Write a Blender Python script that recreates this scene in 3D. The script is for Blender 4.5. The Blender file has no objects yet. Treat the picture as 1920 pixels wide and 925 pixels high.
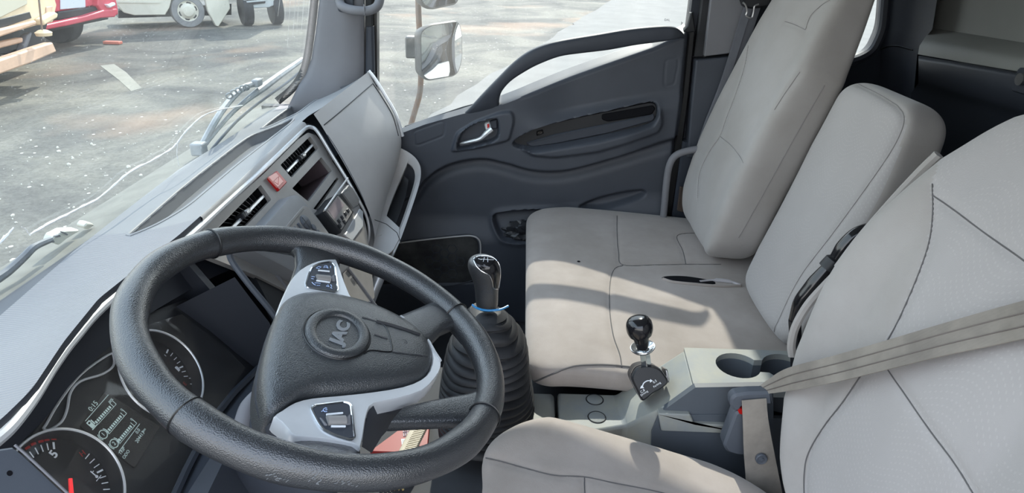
import bpy, bmesh, math, random
import numpy as np
from mathutils import Vector, Matrix
from mathutils.bvhtree import BVHTree
from mathutils.geometry import tessellate_polygon

# cab coordinates in metres: +X to the passenger door, +Y to the windscreen, +Z up, z = 0 is the cab floor
SC = bpy.context.scene
COL = SC.collection
# ------------------------------------------------------------------ camera
FPX, CX, CY = 1260.0, 960.0, 462.5
CAM = np.array([-1.13, 0.0, 1.21])
_v = np.array([30.0, 582.5, -FPX]); _v /= np.linalg.norm(_v)
_u = np.array([math.sin(.03), math.cos(.03), 0.0])
_z = _u - _v * (_u @ _v); _z /= np.linalg.norm(_z)
ROT = np.stack([_v, np.cross(_z, _v), _z], 0)
cd = bpy.data.cameras.new('camera'); cam = bpy.data.objects.new('camera', cd); COL.objects.link(cam)
cd.sensor_width = 36.0; cd.lens = FPX / 1920 * 36; cd.clip_start = 0.02; cd.clip_end = 300
m4 = Matrix([list(ROT[i]) + [CAM[i]] for i in range(3)] + [[0, 0, 0, 1]])
cam.matrix_world = m4
SC.camera = cam
# ------------------------------------------------------------------ sky, sun, exposure
SC.view_settings.view_transform = 'Standard'; SC.view_settings.look = 'None'
SC.view_settings.gamma = 1.0; SC.view_settings.use_curve_mapping = False
SC.view_settings.exposure = 0.9
W = bpy.data.worlds.new('sky'); SC.world = W; W.use_nodes = True
nt = W.node_tree; nt.nodes.clear()
out = nt.nodes.new('ShaderNodeOutputWorld'); bg = nt.nodes.new('ShaderNodeBackground')
tc = nt.nodes.new('ShaderNodeTexCoord'); sx = nt.nodes.new('ShaderNodeSeparateXYZ')
rp = nt.nodes.new('ShaderNodeValToRGB')
rp.color_ramp.elements[0].position = 0.0; rp.color_ramp.elements[0].color = (1.0, .99, .97, 1)
rp.color_ramp.elements[1].position = 1.0; rp.color_ramp.elements[1].color = (.56, .70, .95, 1)
e = rp.color_ramp.elements.new(.35); e.color = (.80, .88, 1.0, 1)
nt.links.new(tc.outputs['Generated'], sx.inputs[0]); nt.links.new(sx.outputs['Z'], rp.inputs[0])
nt.links.new(rp.outputs[0], bg.inputs[0]); nt.links.new(bg.outputs[0], out.inputs[0])
bg.inputs[1].default_value = 1.7
sd = bpy.data.lights.new('sun', 'SUN'); sun = bpy.data.objects.new('sun', sd); COL.objects.link(sun)
sd.energy = 3.4; sd.angle = math.radians(.9); sd.color = (1.0, .93, .84)
sun.rotation_euler = Vector((.60, -.01, .49)).to_track_quat('Z', 'Y').to_euler()
sun.location = (6, 0, 6)
SC.cycles.use_denoising = True
SC.cycles.max_bounces = 10; SC.cycles.transparent_max_bounces = 16
SC.cycles.sample_clamp_indirect = 6.0

# ------------------------------------------------------------------ geometry helpers
def ray(u, v): return ROT @ np.array([u - CX, -(v - CY), -FPX])
def at(u, v, x=None, y=None, z=None):
    """the point of the plane x=.., y=.. or z=.. that the photograph shows at (u, v)"""
    d = ray(u, v)
    t = (x - CAM[0]) / d[0] if x is not None else (y - CAM[1]) / d[1] if y is not None else (z - CAM[2]) / d[2]
    return CAM + d * t
def ats(pts, **k): return np.array([at(u, v, **k) for u, v in pts])
class Frame:
    """a flat frame: origin, two axes, a normal"""
    def __init__(s, o, a, b):
        s.o = np.array(o, float); s.a = np.array(a, float); s.a /= np.linalg.norm(s.a)
        b = np.array(b, float); b -= s.a * (b @ s.a); s.b = b / np.linalg.norm(b); s.n = np.cross(s.a, s.b)
    def p(s, u, v, w=0.0): return s.o + s.a * u + s.b * v + s.n * w
    def ps(s, uv, w=0.0): return np.array([s.p(u, v, w) for u, v in uv])
    def px(s, u, v, w=0.0):
        d = ray(u, v); q = s.o + s.n * w; P = CAM + d * (((q - CAM) @ s.n) / (d @ s.n)) - s.o
        return np.array([P @ s.a, P @ s.b])
    def pxs(s, pts, w=0.0): return np.array([s.px(u, v, w) for u, v in pts])
    def mat(s, u=0, v=0, w=0): 
        o = s.p(u, v, w); return Matrix([[s.a[i], s.b[i], s.n[i], o[i]] for i in range(3)] + [[0, 0, 0, 1]])
def spline(pts, n=8, closed=False):
    P = np.array(pts, float); out = []; N = len(P)
    rng = range(N) if closed else range(N - 1)
    for i in rng:
        if closed: p0, p1, p2, p3 = P[i - 1], P[i], P[(i + 1) % N], P[(i + 2) % N]
        else:
            p1, p2 = P[i], P[i + 1]; p0 = P[i - 1] if i else 2 * p1 - p2; p3 = P[i + 2] if i + 2 < N else 2 * p2 - p1
        for k in range(n):
            t = k / n
            out.append(.5 * (2 * p1 + (p2 - p0) * t + (2 * p0 - 5 * p1 + 4 * p2 - p3) * t * t + (3 * p1 - p0 - 3 * p2 + p3) * t ** 3))
    if not closed: out.append(P[-1])
    return np.array(out)
def rnd(pts, r, n=5):
    """polygon with rounded corners, r absolute"""
    P = np.array(pts, float); N = len(P); out = []
    for i in range(N):
        a, b, c = P[i - 1], P[i], P[(i + 1) % N]
        rr = r[i] if hasattr(r, '__len__') else r
        la, lc = np.linalg.norm(a - b), np.linalg.norm(c - b)
        d = min(rr, la * .45, lc * .45)
        s, e = b + (a - b) / la * d, b + (c - b) / lc * d
        if d < 1e-6: out.append(b); continue
        for k in range(n + 1):
            t = k / n; out.append((1 - t) ** 2 * s + 2 * t * (1 - t) * b + t * t * e)
    return np.array(out)
def scl(poly, s, c=None):
    P = np.array(poly, float); c = P.mean(0) if c is None else c; return c + (P - c) * s
def inset(poly, d):
    """2D polygon moved inwards by d (for a counter-clockwise or clockwise outline)"""
    P = np.array(poly, float); A = .5 * np.sum(P[:, 0] * np.roll(P[:, 1], -1) - np.roll(P[:, 0], -1) * P[:, 1])
    T = np.roll(P, -1, 0) - np.roll(P, 1, 0); L = np.linalg.norm(T, axis=1, keepdims=True); T /= np.maximum(L, 1e-9)
    Nn = np.stack([-T[:, 1], T[:, 0]], 1) * (1 if A > 0 else -1)
    return P + Nn * d
# --- every shape function returns (verts, faces)
def join(*ms):
    V, F, o = [], [], 0
    for v, f in ms:
        V.append(np.array(v, float).reshape(-1, 3)); F += [tuple(i + o for i in q) for q in f]; o += len(v)
    return np.concatenate(V), F
def box(c, s, fr=None):
    c = np.array(c, float); V = []
    for i in (-.5, .5):
        for j in (-.5, .5):
            for k in (-.5, .5):
                V.append((i * s[0], j * s[1], k * s[2]))
    V = np.array(V)
    V = (np.array([fr.a * x + fr.b * y + fr.n * z for x, y, z in V]) if fr is not None else V) + c
    return V, [(0, 1, 3, 2), (4, 6, 7, 5), (0, 4, 5, 1), (2, 3, 7, 6), (0, 2, 6, 4), (1, 5, 7, 3)]
def loft(rings, closed=True, caps=True):
    n = len(rings[0]); V = np.concatenate([np.array(r, float) for r in rings]); F = []
    for i in range(len(rings) - 1):
        for j in range(n if closed else n - 1):
            k = (j + 1) % n; F.append((i * n + j, i * n + k, (i + 1) * n + k, (i + 1) * n + j))
    if caps and closed:
        F.append(tuple(reversed(range(n)))); F.append(tuple((len(rings) - 1) * n + j for j in range(n)))
    return V, F
def prism(poly, vec):
    P = np.array(poly, float); return loft([P, P + np.array(vec, float)])
def slab(fr, uv, w0, w1, bev=0.0):
    """a plate with the outline uv standing on the frame from w0 to w1, its top edge bevelled"""
    if bev: return loft([fr.ps(uv, w0), fr.ps(uv, w1 - bev), fr.ps(inset(uv, bev), w1)])
    return loft([fr.ps(uv, w0), fr.ps(uv, w1)])
def plate(fr, outer, holes, w0, w1):
    """a plate with holes through it"""
    loops = [np.array(outer, float)] + [np.array(h, float) for h in holes]
    allv = np.concatenate(loops); N = len(allv)
    tris = tessellate_polygon([[Vector((p[0], p[1], 0)) for p in l] for l in loops])
    V = np.concatenate([fr.ps(allv, w1), fr.ps(allv, w0)]); F = []
    for t in tris:
        a, b, c = [allv[i] for i in t]; s = (b[0] - a[0]) * (c[1] - a[1]) - (b[1] - a[1]) * (c[0] - a[0])
        t = t if s > 0 else (t[0], t[2], t[1])
        F.append(tuple(t)); F.append((t[0] + N, t[2] + N, t[1] + N))
    o = 0
    for l in loops:
        n = len(l)
        for j in range(n):
            k = (j + 1) % n; F.append((o + j, o + k, N + o + k, N + o + j))
        o += n
    return V, F
def tube(path, r, n=8, closed=False, flat=1.0, up=None):
    P = np.array(path, float); N = len(P); rings = []
    T = np.gradient(P, axis=0) if not closed else np.roll(P, -1, 0) - np.roll(P, 1, 0)
    T /= np.maximum(np.linalg.norm(T, axis=1, keepdims=True), 1e-9)
    ref = np.array(up if up is not None else (0, 0, 1.0), float)
    if up is None and abs(T[0] @ ref) > .9: ref = np.array([1.0, 0, 0])
    nrm = ref - T[0] * (ref @ T[0]); nrm /= np.linalg.norm(nrm)
    for i in range(N):
        if up is not None: nrm = np.array(up, float)
        nrm = nrm - T[i] * (nrm @ T[i]); nrm /= np.linalg.norm(nrm); b = np.cross(T[i], nrm)
        rr = r[i] if hasattr(r, '__len__') else r
        rings.append([P[i] + rr * (math.cos(a) * b + math.sin(a) * nrm * flat) for a in np.linspace(0, 2 * np.pi, n, endpoint=False)])
    if closed:
        rings.append(rings[0]); V, F = loft(rings, True, False); k = n * (N)
        return V[:k], [tuple(i % k for i in f) for f in F]
    return loft(rings)
def strap(path, wvec, w, t, nrm=None):
    """a flat band: path centre line, wvec direction(s) of its width"""
    P = np.array(path, float); rings = []
    T = np.gradient(P, axis=0)
    for i in range(len(P)):
        wv = np.array(wvec[i] if np.ndim(wvec) == 2 else wvec, float); tt = T[i] / np.linalg.norm(T[i])
        wv = wv - tt * (wv @ tt); wv /= np.linalg.norm(wv); nn = np.cross(tt, wv)
        ww = w[i] if hasattr(w, '__len__') else w
        rings.append([P[i] + wv * a * ww / 2 + nn * b * t / 2 for a, b in ((-1, -.4), (-.96, -1), (.96, -1), (1, -.4), (1, .4), (.96, 1), (-.96, 1), (-1, .4))])
    return loft(rings)
def lathe(o, axis, prof, n=24, sq=None):
    """prof = (radius, height) along axis"""
    ax = np.array(axis, float); ax /= np.linalg.norm(ax)
    ref = np.array([0, 0, 1.0]) if abs(ax[2]) < .9 else np.array([1.0, 0, 0])
    e1 = np.cross(ref, ax); e1 /= np.linalg.norm(e1); e2 = np.cross(ax, e1); o = np.array(o, float)
    rings = [[o + ax * h + max(r, 1e-5) * (math.cos(a) * e1 + math.sin(a) * e2) for a in np.linspace(0, 2 * np.pi, n, endpoint=False)] for r, h in prof]
    return loft(rings)
def grid(P):
    P = np.array(P, float); ny, nx = P.shape[:2]
    F = [(i * nx + j, i * nx + j + 1, (i + 1) * nx + j + 1, (i + 1) * nx + j) for i in range(ny - 1) for j in range(nx - 1)]
    return P.reshape(-1, 3), F
def rect(u0, v0, u1, v1, r=0): 
    P = [(u0, v0), (u1, v0), (u1, v1), (u0, v1)]; return rnd(P, r) if r else np.array(P, float)
def circ(c, r, n=32, r2=None, a0=0, a1=2 * np.pi): 
    return np.array([(c[0] + r * math.cos(a), c[1] + (r2 or r) * math.sin(a)) for a in np.linspace(a0, a1, n, endpoint=a1 - a0 < 6.28)])
def sstep(a, b, x):
    t = np.clip((x - a) / (b - a), 0, 1); return t * t * (3 - 2 * t)
def sdf(poly, X, Y):
    """signed distance (negative inside) of a 2D polygon, numpy arrays in"""
    P = np.array(poly, float); Q = np.roll(P, -1, 0); d = np.full(X.shape, 1e9); ins = np.zeros(X.shape, bool)
    for (ax, ay), (bx, by) in zip(P, Q):
        ex, ey = bx - ax, by - ay; t = np.clip(((X - ax) * ex + (Y - ay) * ey) / (ex * ex + ey * ey + 1e-12), 0, 1)
        d = np.minimum(d, np.hypot(X - ax - t * ex, Y - ay - t * ey))
        c = ((ay > Y) != (by > Y)) & (X < (bx - ax) * (Y - ay) / (by - ay + 1e-12) + ax); ins ^= c
    return np.where(ins, -d, d)
def dline(path, X, Y):
    P = np.array(path, float); d = np.full(X.shape, 1e9)
    for (ax, ay), (bx, by) in zip(P[:-1], P[1:]):
        ex, ey = bx - ax, by - ay; t = np.clip(((X - ax) * ex + (Y - ay) * ey) / (ex * ex + ey * ey + 1e-12), 0, 1)
        d = np.minimum(d, np.hypot(X - ax - t * ex, Y - ay - t * ey))
    return d
# --- objects
def thing(name, label, cat, loc=(0, 0, 0), group=None, kind=None):
    o = bpy.data.objects.new(name, None); COL.objects.link(o); o.location = loc; o.empty_display_size = .05
    if kind: o['kind'] = kind
    if label: o['label'] = label
    if cat: o['category'] = cat
    if group: o['group'] = group
    return o
def tag(o, label, cat, group=None):
    o['label'] = label; o['category'] = cat
    if group: o['group'] = group
    return o
def struct(o, label=None):
    o['kind'] = 'structure'
    if label: o['label'] = label
    return o
def wloc(o):
    v = Vector((0, 0, 0))
    while o is not None: v = v + o.location; o = o.parent
    return v
def obj(name, vf, mat, parent=None, smooth=True, ang=35, bev=0, seg=2, sub=0, label=None, uv=None):
    V, F = vf; me = bpy.data.meshes.new(name)
    me.from_pydata([tuple(map(float, v)) for v in V], [], F); me.validate()
    bm = bmesh.new(); bm.from_mesh(me); bmesh.ops.recalc_face_normals(bm, faces=bm.faces); bm.to_mesh(me); bm.free()
    me.materials.append(mat)
    if smooth:
        me.polygons.foreach_set('use_smooth', [True] * len(me.polygons)); me.set_sharp_from_angle(angle=math.radians(ang))
    o = bpy.data.objects.new(name, me); COL.objects.link(o)
    if parent is not None: o.parent = parent; o.location = -wloc(parent)
    if bev:
        b = o.modifiers.new('bevel', 'BEVEL'); b.width = bev; b.segments = seg; b.limit_method = 'ANGLE'; b.angle_limit = math.radians(30); b.harden_normals = False
    if sub:
        s = o.modifiers.new('sub', 'SUBSURF'); s.levels = sub; s.render_levels = sub
    if label: o['label'] = label
    return o
def text(name, s, fr, u, v, w, size, mat, parent=None, rot=0.0, depth=.0003, align='CENTER', off=0.0, sc=(1, 1), bev=0, sp=1.0):
    c = bpy.data.curves.new(name, 'FONT'); c.body = s; c.size = size; c.align_x = align; c.align_y = 'CENTER'; c.extrude = depth; c.offset = off; c.resolution_u = 3; c.bevel_depth = bev; c.space_character = sp
    o = bpy.data.objects.new(name, c); COL.objects.link(o); c.materials.append(mat)
    M = fr.mat(u, v, w) @ Matrix.Rotation(rot, 4, 'Z')
    if parent is not None: o.parent = parent; M = Matrix.Translation(-wloc(parent)) @ M
    me = bpy.data.meshes.new_from_object(o); me.name = name; bpy.data.objects.remove(o); o = bpy.data.objects.new(name, me); COL.objects.link(o)
    if parent is not None: o.parent = parent
    o.matrix_local = M @ Matrix.Diagonal((sc[0], sc[1], 1, 1)); return o
def bvh(o): 
    me = o.data; return BVHTree.FromPolygons([v.co[:] for v in me.vertices], [p.vertices[:] for p in me.polygons])
def onsurf(tree, pts, lift=0.0, n=6, closed=False):
    """a line drawn on a surface: photo points, splined, dropped on the surface"""
    P = spline(np.array(pts, float), n, closed) if n > 1 else np.array(pts, float); out = []
    for u, v in P:
        d = Vector(ray(u, v)).normalized(); h = tree.ray_cast(Vector(CAM), d)
        if h[0] is not None:
            nn = h[1] if h[1].dot(d) < 0 else -h[1]; out.append(np.array(h[0] + nn * lift))
    return np.array(out)
def copy_tree(o, parent=None):
    c = o.copy(); COL.objects.link(c); c.parent = parent
    for ch in list(o.children): copy_tree(ch, c)
    return c
# ------------------------------------------------------------------ materials
def srgb(r, g, b):
    f = lambda c: (c / 255 / 12.92) if c <= 10 else ((c / 255 + .055) / 1.055) ** 2.4
    return (f(r), f(g), f(b))
def N(nt, t, **k):
    n = nt.nodes.new(t)
    for a, b in k.items():
        if a.startswith('i_'): n.inputs[a[2:].replace('_', ' ')].default_value = b
        else: setattr(n, a, b)
    return n
def mat(name, col, rough=.5, metal=0.0, var=.0, vscale=6.0, grain=0.0, gscale=900.0, gtype='NOISE', spec=.5, coat=0.0, emis=None, dirt=None, rvar=0.0):
    """principled material: base colour with a slow mottling (var), fine relief (grain) and optional dust colour"""
    m = bpy.data.materials.new(name); m.use_nodes = True; t = m.node_tree; b = t.nodes['Principled BSDF']; L = t.links.new
    b.inputs['Base Color'].default_value = (*col, 1); b.inputs['Roughness'].default_value = rough; b.inputs['Metallic'].default_value = metal
    b.inputs['Specular IOR Level'].default_value = spec; b.inputs['Coat Weight'].default_value = coat; b.inputs['Coat Roughness'].default_value = .22 if coat < .5 else .03
    tcn = N(t, 'ShaderNodeTexCoord')
    if var or dirt:
        nz = N(t, 'ShaderNodeTexNoise', i_Scale=vscale, i_Detail=5.0, i_Roughness=.6); L(tcn.outputs['Object'], nz.inputs['Vector'])
        mx = N(t, 'ShaderNodeMix', data_type='RGBA')
        rr = N(t, 'ShaderNodeMapRange'); rr.inputs[1].default_value = .35; rr.inputs[2].default_value = .7
        L(nz.outputs[0], rr.inputs[0]); L(rr.outputs[0], mx.inputs[0])
        c2 = dirt if dirt else tuple(min(1, c * (1 + var)) for c in col)
        mx.inputs[6].default_value = (*[c * (1 - var) for c in col], 1); mx.inputs[7].default_value = (*c2, 1)
        L(mx.outputs[2], b.inputs['Base Color'])
        if rvar:
            r2 = N(t, 'ShaderNodeMapRange'); r2.inputs[3].default_value = rough - rvar; r2.inputs[4].default_value = rough + rvar
            L(nz.outputs[0], r2.inputs[0]); L(r2.outputs[0], b.inputs['Roughness'])
    if grain:
        if gtype == 'NOISE': g = N(t, 'ShaderNodeTexNoise', i_Scale=gscale, i_Detail=2.0)
        else: g = N(t, 'ShaderNodeTexVoronoi', i_Scale=gscale); g.feature = 'SMOOTH_F1'
        bp = N(t, 'ShaderNodeBump', i_Strength=grain, i_Distance=.0012)
        L(tcn.outputs['Object'], g.inputs['Vector']); L(g.outputs[0], bp.inputs['Height']); L(bp.outputs[0], b.inputs['Normal'])
    if emis:
        b.inputs['Emission Color'].default_value = (*emis[:3], 1); b.inputs['Emission Strength'].default_value = emis[3]
    return m
def ribs(m, axis, scale, strength, dist=.001):
    """adds parallel fine ribs to a material"""
    t = m.node_tree; L = t.links.new; b = t.nodes['Principled BSDF']
    tcn = N(t, 'ShaderNodeTexCoord'); w = N(t, 'ShaderNodeTexWave', wave_type='BANDS', bands_direction=axis, i_Scale=scale)
    w.inputs['Distortion'].default_value = 0
    bp = N(t, 'ShaderNodeBump', i_Strength=strength, i_Distance=dist); L(tcn.outputs['Object'], w.inputs['Vector']); L(w.outputs['Fac'], bp.inputs['Height'])
    if b.inputs['Normal'].links: L(b.inputs['Normal'].links[0].from_socket, bp.inputs['Normal'])
    L(bp.outputs[0], b.inputs['Normal']); return m
def fabric(name, col, dots=0.0, var=.10, stain=None):
    m = mat(name, col, .95, 0, 0, spec=.15); t = m.node_tree; L = t.links.new; b = t.nodes['Principled BSDF']
    b.inputs['Sheen Weight'].default_value = .25; b.inputs['Sheen Roughness'].default_value = .5
    tcn = N(t, 'ShaderNodeTexCoord'); n1 = N(t, 'ShaderNodeTexNoise', i_Scale=5.0, i_Detail=6.0, i_Roughness=.6); L(tcn.outputs['Object'], n1.inputs['Vector'])
    mx = N(t, 'ShaderNodeMix', data_type='RGBA'); r = N(t, 'ShaderNodeMapRange'); r.inputs[1].default_value = .3; r.inputs[2].default_value = .72
    L(n1.outputs[0], r.inputs[0]); L(r.outputs[0], mx.inputs[0])
    mx.inputs[6].default_value = (*[c * (1 - var) for c in (stain or col)], 1); mx.inputs[7].default_value = (*[c * (1 + var * .6) for c in col], 1)
    n2 = N(t, 'ShaderNodeTexNoise', i_Scale=700.0, i_Detail=3.0); L(tcn.outputs['Object'], n2.inputs['Vector'])
    bp = N(t, 'ShaderNodeBump', i_Strength=.35, i_Distance=.0006); L(n2.outputs[0], bp.inputs['Height']); L(bp.outputs[0], b.inputs['Normal'])
    last = mx.outputs[2]
    if dots:
        uvn = N(t, 'ShaderNodeUVMap'); s = N(t, 'ShaderNodeSeparateXYZ'); L(uvn.outputs[0], s.inputs[0])
        def M(op, a, c=None):
            k = N(t, 'ShaderNodeMath', operation=op)
            for i, q in enumerate((a, c)):
                if q is None: continue
                if isinstance(q, (int, float)): k.inputs[i].default_value = q
                else: L(q, k.inputs[i])
            return k.outputs[0]
        wob = M('MULTIPLY', M('SINE', M('MULTIPLY', s.outputs['X'], 38.0)), .022)
        vv = M('ADD', s.outputs['Y'], wob)
        du = M('SUBTRACT', M('FRACT', M('DIVIDE', s.outputs['X'], .0062)), .5); dv = M('SUBTRACT', M('FRACT', M('DIVIDE', vv, .0095)), .5)
        d2 = M('ADD', M('MULTIPLY', du, du), M('MULTIPLY', M('MULTIPLY', dv, dv), 2.2))
        mask = M('LESS_THAN', d2, .055)
        n3 = N(t, 'ShaderNodeTexNoise', i_Scale=14.0, i_Detail=1.0); L(tcn.outputs['Object'], n3.inputs['Vector'])
        mask = M('MULTIPLY', mask, M('MULTIPLY', M('GREATER_THAN', n3.outputs[0], .44), dots))
        m2 = N(t, 'ShaderNodeMix', data_type='RGBA'); L(mask, m2.inputs[0]); L(last, m2.inputs[6]); m2.inputs[7].default_value = (*[min(1, c * 1.5) for c in col], 1); last = m2.outputs[2]
    L(last, b.inputs['Base Color']); return m
def dirty_glass(name, lo, hi, tint=(1, 1, 1), streak=(1, 1, 1), scale=5.0, film=(.75, .73, .69), spk=.25):
    """window glass with a film of dust on it: clear glass, thin reflections and a light-scattering layer"""
    m = bpy.data.materials.new(name); m.use_nodes = True; t = m.node_tree; t.nodes.clear(); L = t.links.new
    o = N(t, 'ShaderNodeOutputMaterial'); tr = N(t, 'ShaderNodeBsdfTransparent'); tr.inputs[0].default_value = (*tint, 1)
    df = N(t, 'ShaderNodeBsdfDiffuse'); df.inputs[0].default_value = (*film, 1); tl = N(t, 'ShaderNodeBsdfTranslucent'); tl.inputs[0].default_value = (*film, 1)
    gl = N(t, 'ShaderNodeBsdfGlossy', i_Roughness=.03); ms = N(t, 'ShaderNodeMixShader', i_Fac=.6); L(df.outputs[0], ms.inputs[1]); L(tl.outputs[0], ms.inputs[2])
    tcn = N(t, 'ShaderNodeTexCoord'); mp = N(t, 'ShaderNodeMapping'); mp.inputs['Scale'].default_value = streak; L(tcn.outputs['Object'], mp.inputs[0])
    n1 = N(t, 'ShaderNodeTexNoise', i_Scale=scale, i_Detail=8.0, i_Roughness=.7); L(mp.outputs[0], n1.inputs['Vector'])
    n2 = N(t, 'ShaderNodeTexNoise', i_Scale=160.0, i_Detail=2.0); L(tcn.outputs['Object'], n2.inputs['Vector'])
    sp = N(t, 'ShaderNodeMapRange'); sp.inputs[1].default_value = .70; sp.inputs[2].default_value = .76; sp.inputs[4].default_value = spk; L(n2.outputs[0], sp.inputs[0])
    r = N(t, 'ShaderNodeMapRange'); r.inputs[1].default_value = .35; r.inputs[2].default_value = .75; r.inputs[3].default_value = lo; r.inputs[4].default_value = hi; L(n1.outputs[0], r.inputs[0])
    ad = N(t, 'ShaderNodeMath', operation='ADD'); L(r.outputs[0], ad.inputs[0]); L(sp.outputs[0], ad.inputs[1])
    m1 = N(t, 'ShaderNodeMixShader'); L(ad.outputs[0], m1.inputs[0]); L(tr.outputs[0], m1.inputs[1]); L(ms.outputs[0], m1.inputs[2])
    lw = N(t, 'ShaderNodeLayerWeight', i_Blend=.5); pw = N(t, 'ShaderNodeMath', operation='POWER'); pw.inputs[1].default_value = 5.0; L(lw.outputs['Facing'], pw.inputs[0])
    fr = N(t, 'ShaderNodeMath', operation='MULTIPLY_ADD'); fr.inputs[1].default_value = .55; fr.inputs[2].default_value = .02; L(pw.outputs[0], fr.inputs[0]); m2 = N(t, 'ShaderNodeMixShader'); L(fr.outputs[0], m2.inputs[0]); L(m1.outputs[0], m2.inputs[1]); L(gl.outputs[0], m2.inputs[2])
    L(m2.outputs[0], o.inputs[0]); return m
M = {}
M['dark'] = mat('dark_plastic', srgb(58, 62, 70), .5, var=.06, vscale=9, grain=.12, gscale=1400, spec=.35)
M['door'] = mat('door_plastic', srgb(67, 71, 79), .48, var=.08, vscale=5, grain=.15, gscale=1300, spec=.4)
M['door_low'] = mat('door_lower_plastic', srgb(56, 61, 70), .55, var=.10, vscale=7, grain=.15, gscale=1300, spec=.35)
M['pillar'] = mat('pillar_plastic', srgb(120, 120, 124), .6, var=.05, grain=.1, gscale=1300, spec=.3)
M['under'] = mat('under_dash_plastic', srgb(42, 45, 52), .55, var=.06, spec=.3)
M['dash'] = mat('dash_plastic_sunlit', srgb(182, 180, 178), .45, var=.05, vscale=9, grain=.15, gscale=1500, spec=.4)  # same plastic as the top; sunlight on the lid is put into this paler colour
M['dash_top'] = mat('dash_top_plastic', srgb(128, 129, 131), .5, var=.05, vscale=9, grain=.15, gscale=1500, spec=.4)
M['dash_lo'] = mat('dash_lower_plastic', srgb(84, 89, 97), .5, var=.06, vscale=9, grain=.15, gscale=1500, spec=.4)
M['dash_rib'] = ribs(mat('ribbed_dash_plastic', srgb(118, 119, 124), .45, var=.04, spec=.45), 'X', 62, .55, .0009)
M['panel'] = mat('centre_panel_plastic', srgb(140, 137, 134), .42, var=.08, vscale=25, grain=.08, gscale=1500)
M['silver'] = mat('satin_silver_paint', srgb(226, 228, 230), .3, .4, var=.05, vscale=20)
M['chrome'] = mat('bright_chrome', srgb(214, 218, 222), .14, .95)
M['glossy'] = mat('gloss_black', (.012, .012, .014), .12, spec=.6)
M['black'] = mat('black_plastic', (.018, .019, .022), .45, var=.1, spec=.4)
M['void'] = mat('black_recess', (.008, .008, .010), .8, spec=.1)
M['rubber'] = mat('black_rubber', (.022, .023, .026), .55, var=.25, vscale=18, spec=.35, grain=.1, gscale=300)
M['leather'] = mat('wheel_leather', srgb(46, 48, 51), .34, var=.06, vscale=14, grain=.45, gscale=850, gtype='VORONOI', spec=1.0, coat=.25)
M['badge'] = mat('badge_highlight', srgb(128, 131, 134), .3, spec=.6)  # paler than the hub: highlights on the letter edges are put into the colour
M['hub'] = mat('airbag_plastic', srgb(50, 53, 56), .38, var=.05, vscale=14, grain=.5, gscale=900, gtype='VORONOI', spec=.95, coat=.12)
M['console'] = mat('console_plastic', srgb(142, 147, 148), .55, var=.10, vscale=16, grain=.2, gscale=900, spec=.35, dirt=srgb(150, 150, 140))
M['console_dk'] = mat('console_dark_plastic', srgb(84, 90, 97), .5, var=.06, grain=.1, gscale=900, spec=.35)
M['seat'] = fabric('seat_fabric', srgb(166, 162, 159), 0, .05, srgb(158, 153, 148))
M['seat_c'] = fabric('seat_fabric_dotted', srgb(168, 164, 162), .15, .06)
M['seat_b'] = fabric('bench_fabric', srgb(168, 159, 153), 0, .10, srgb(152, 142, 133))
M['seam'] = mat('seam_thread', srgb(92, 90, 90), .9)
M['beltline'] = mat('belt_edge_weave', srgb(104, 97, 92), .85)
M['weltline'] = mat('stitch_line', srgb(132, 129, 127), .95)  # soft grey stitch lines, a little darker than the cloth
M['belt'] = ribs(mat('belt_webbing', srgb(130, 124, 117), .8, var=.16, vscale=9, spec=.2, dirt=srgb(156, 149, 139)), 'DIAGONAL', 140, .2, .0004)
M['belt_g'] = mat('grey_belt_webbing', srgb(104, 106, 112), .8, var=.1, vscale=14, spec=.2)
M['red'] = mat('red_plastic', srgb(190, 24, 22), .3, spec=.5)
M['redpale'] = mat('pale_red_plastic', srgb(235, 150, 140), .25, spec=.6)
M['white'] = mat('white_print', srgb(232, 236, 240), .6)
M['redprint'] = mat('red_print', srgb(150, 36, 32), .6)
M['blueedge'] = mat('blue_clip', srgb(40, 130, 190), .4)
M['lcd'] = mat('lcd_digits', srgb(150, 172, 172), .5, emis=(.75, .9, .9, .09))
M['crimson'] = mat('red_needle', srgb(225, 40, 44), .4, emis=(.9, .05, .06, .25))
M['frit'] = mat('black_frit', (.006, .006, .007), .35)
M['mirror'] = mat('mirror_glass', (.82, .84, .84), .03, 1.0)
M['speaker'] = mat('dusty_speaker', (.016, .017, .019), .7, var=.2, vscale=11, dirt=(.075, .075, .072))
M['mirror_shell'] = mat('mirror_shell_plastic', srgb(92, 92, 90), .5, var=.15, vscale=14)
M['rust'] = mat('rusty_pipe', srgb(150, 112, 82), .7, var=.3, vscale=18, dirt=srgb(120, 116, 112), grain=.3, gscale=200)
M['metal'] = mat('bare_metal', srgb(170, 170, 170), .3, .9, var=.1, vscale=30)
M['wall'] = mat('rear_trim_dark', srgb(50, 54, 62), .55, var=.08, vscale=5, grain=.1, gscale=900, spec=.3)
M['wall_up'] = ribs(mat('rear_trim_upper', srgb(122, 123, 119), .55, var=.05, vscale=5, spec=.3), 'DIAGONAL', 130, .25, .0006)
M['roof'] = mat('roof_lining', srgb(168, 168, 166), .9, var=.04)
M['mat'] = mat('floor_rubber', srgb(62, 64, 68), .8, var=.2, vscale=8)
M['paint'] = mat('cab_paint', srgb(190, 192, 190), .3, spec=.5)
M['ws'] = dirty_glass('windscreen_glass', .014, .065, (.93, .97, .96), (1, 1, .25), 6)
M['wsd'] = dirty_glass('side_glass', .03, .11, (.95, .98, .97), (1, 1.6, .22), 9)
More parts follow.
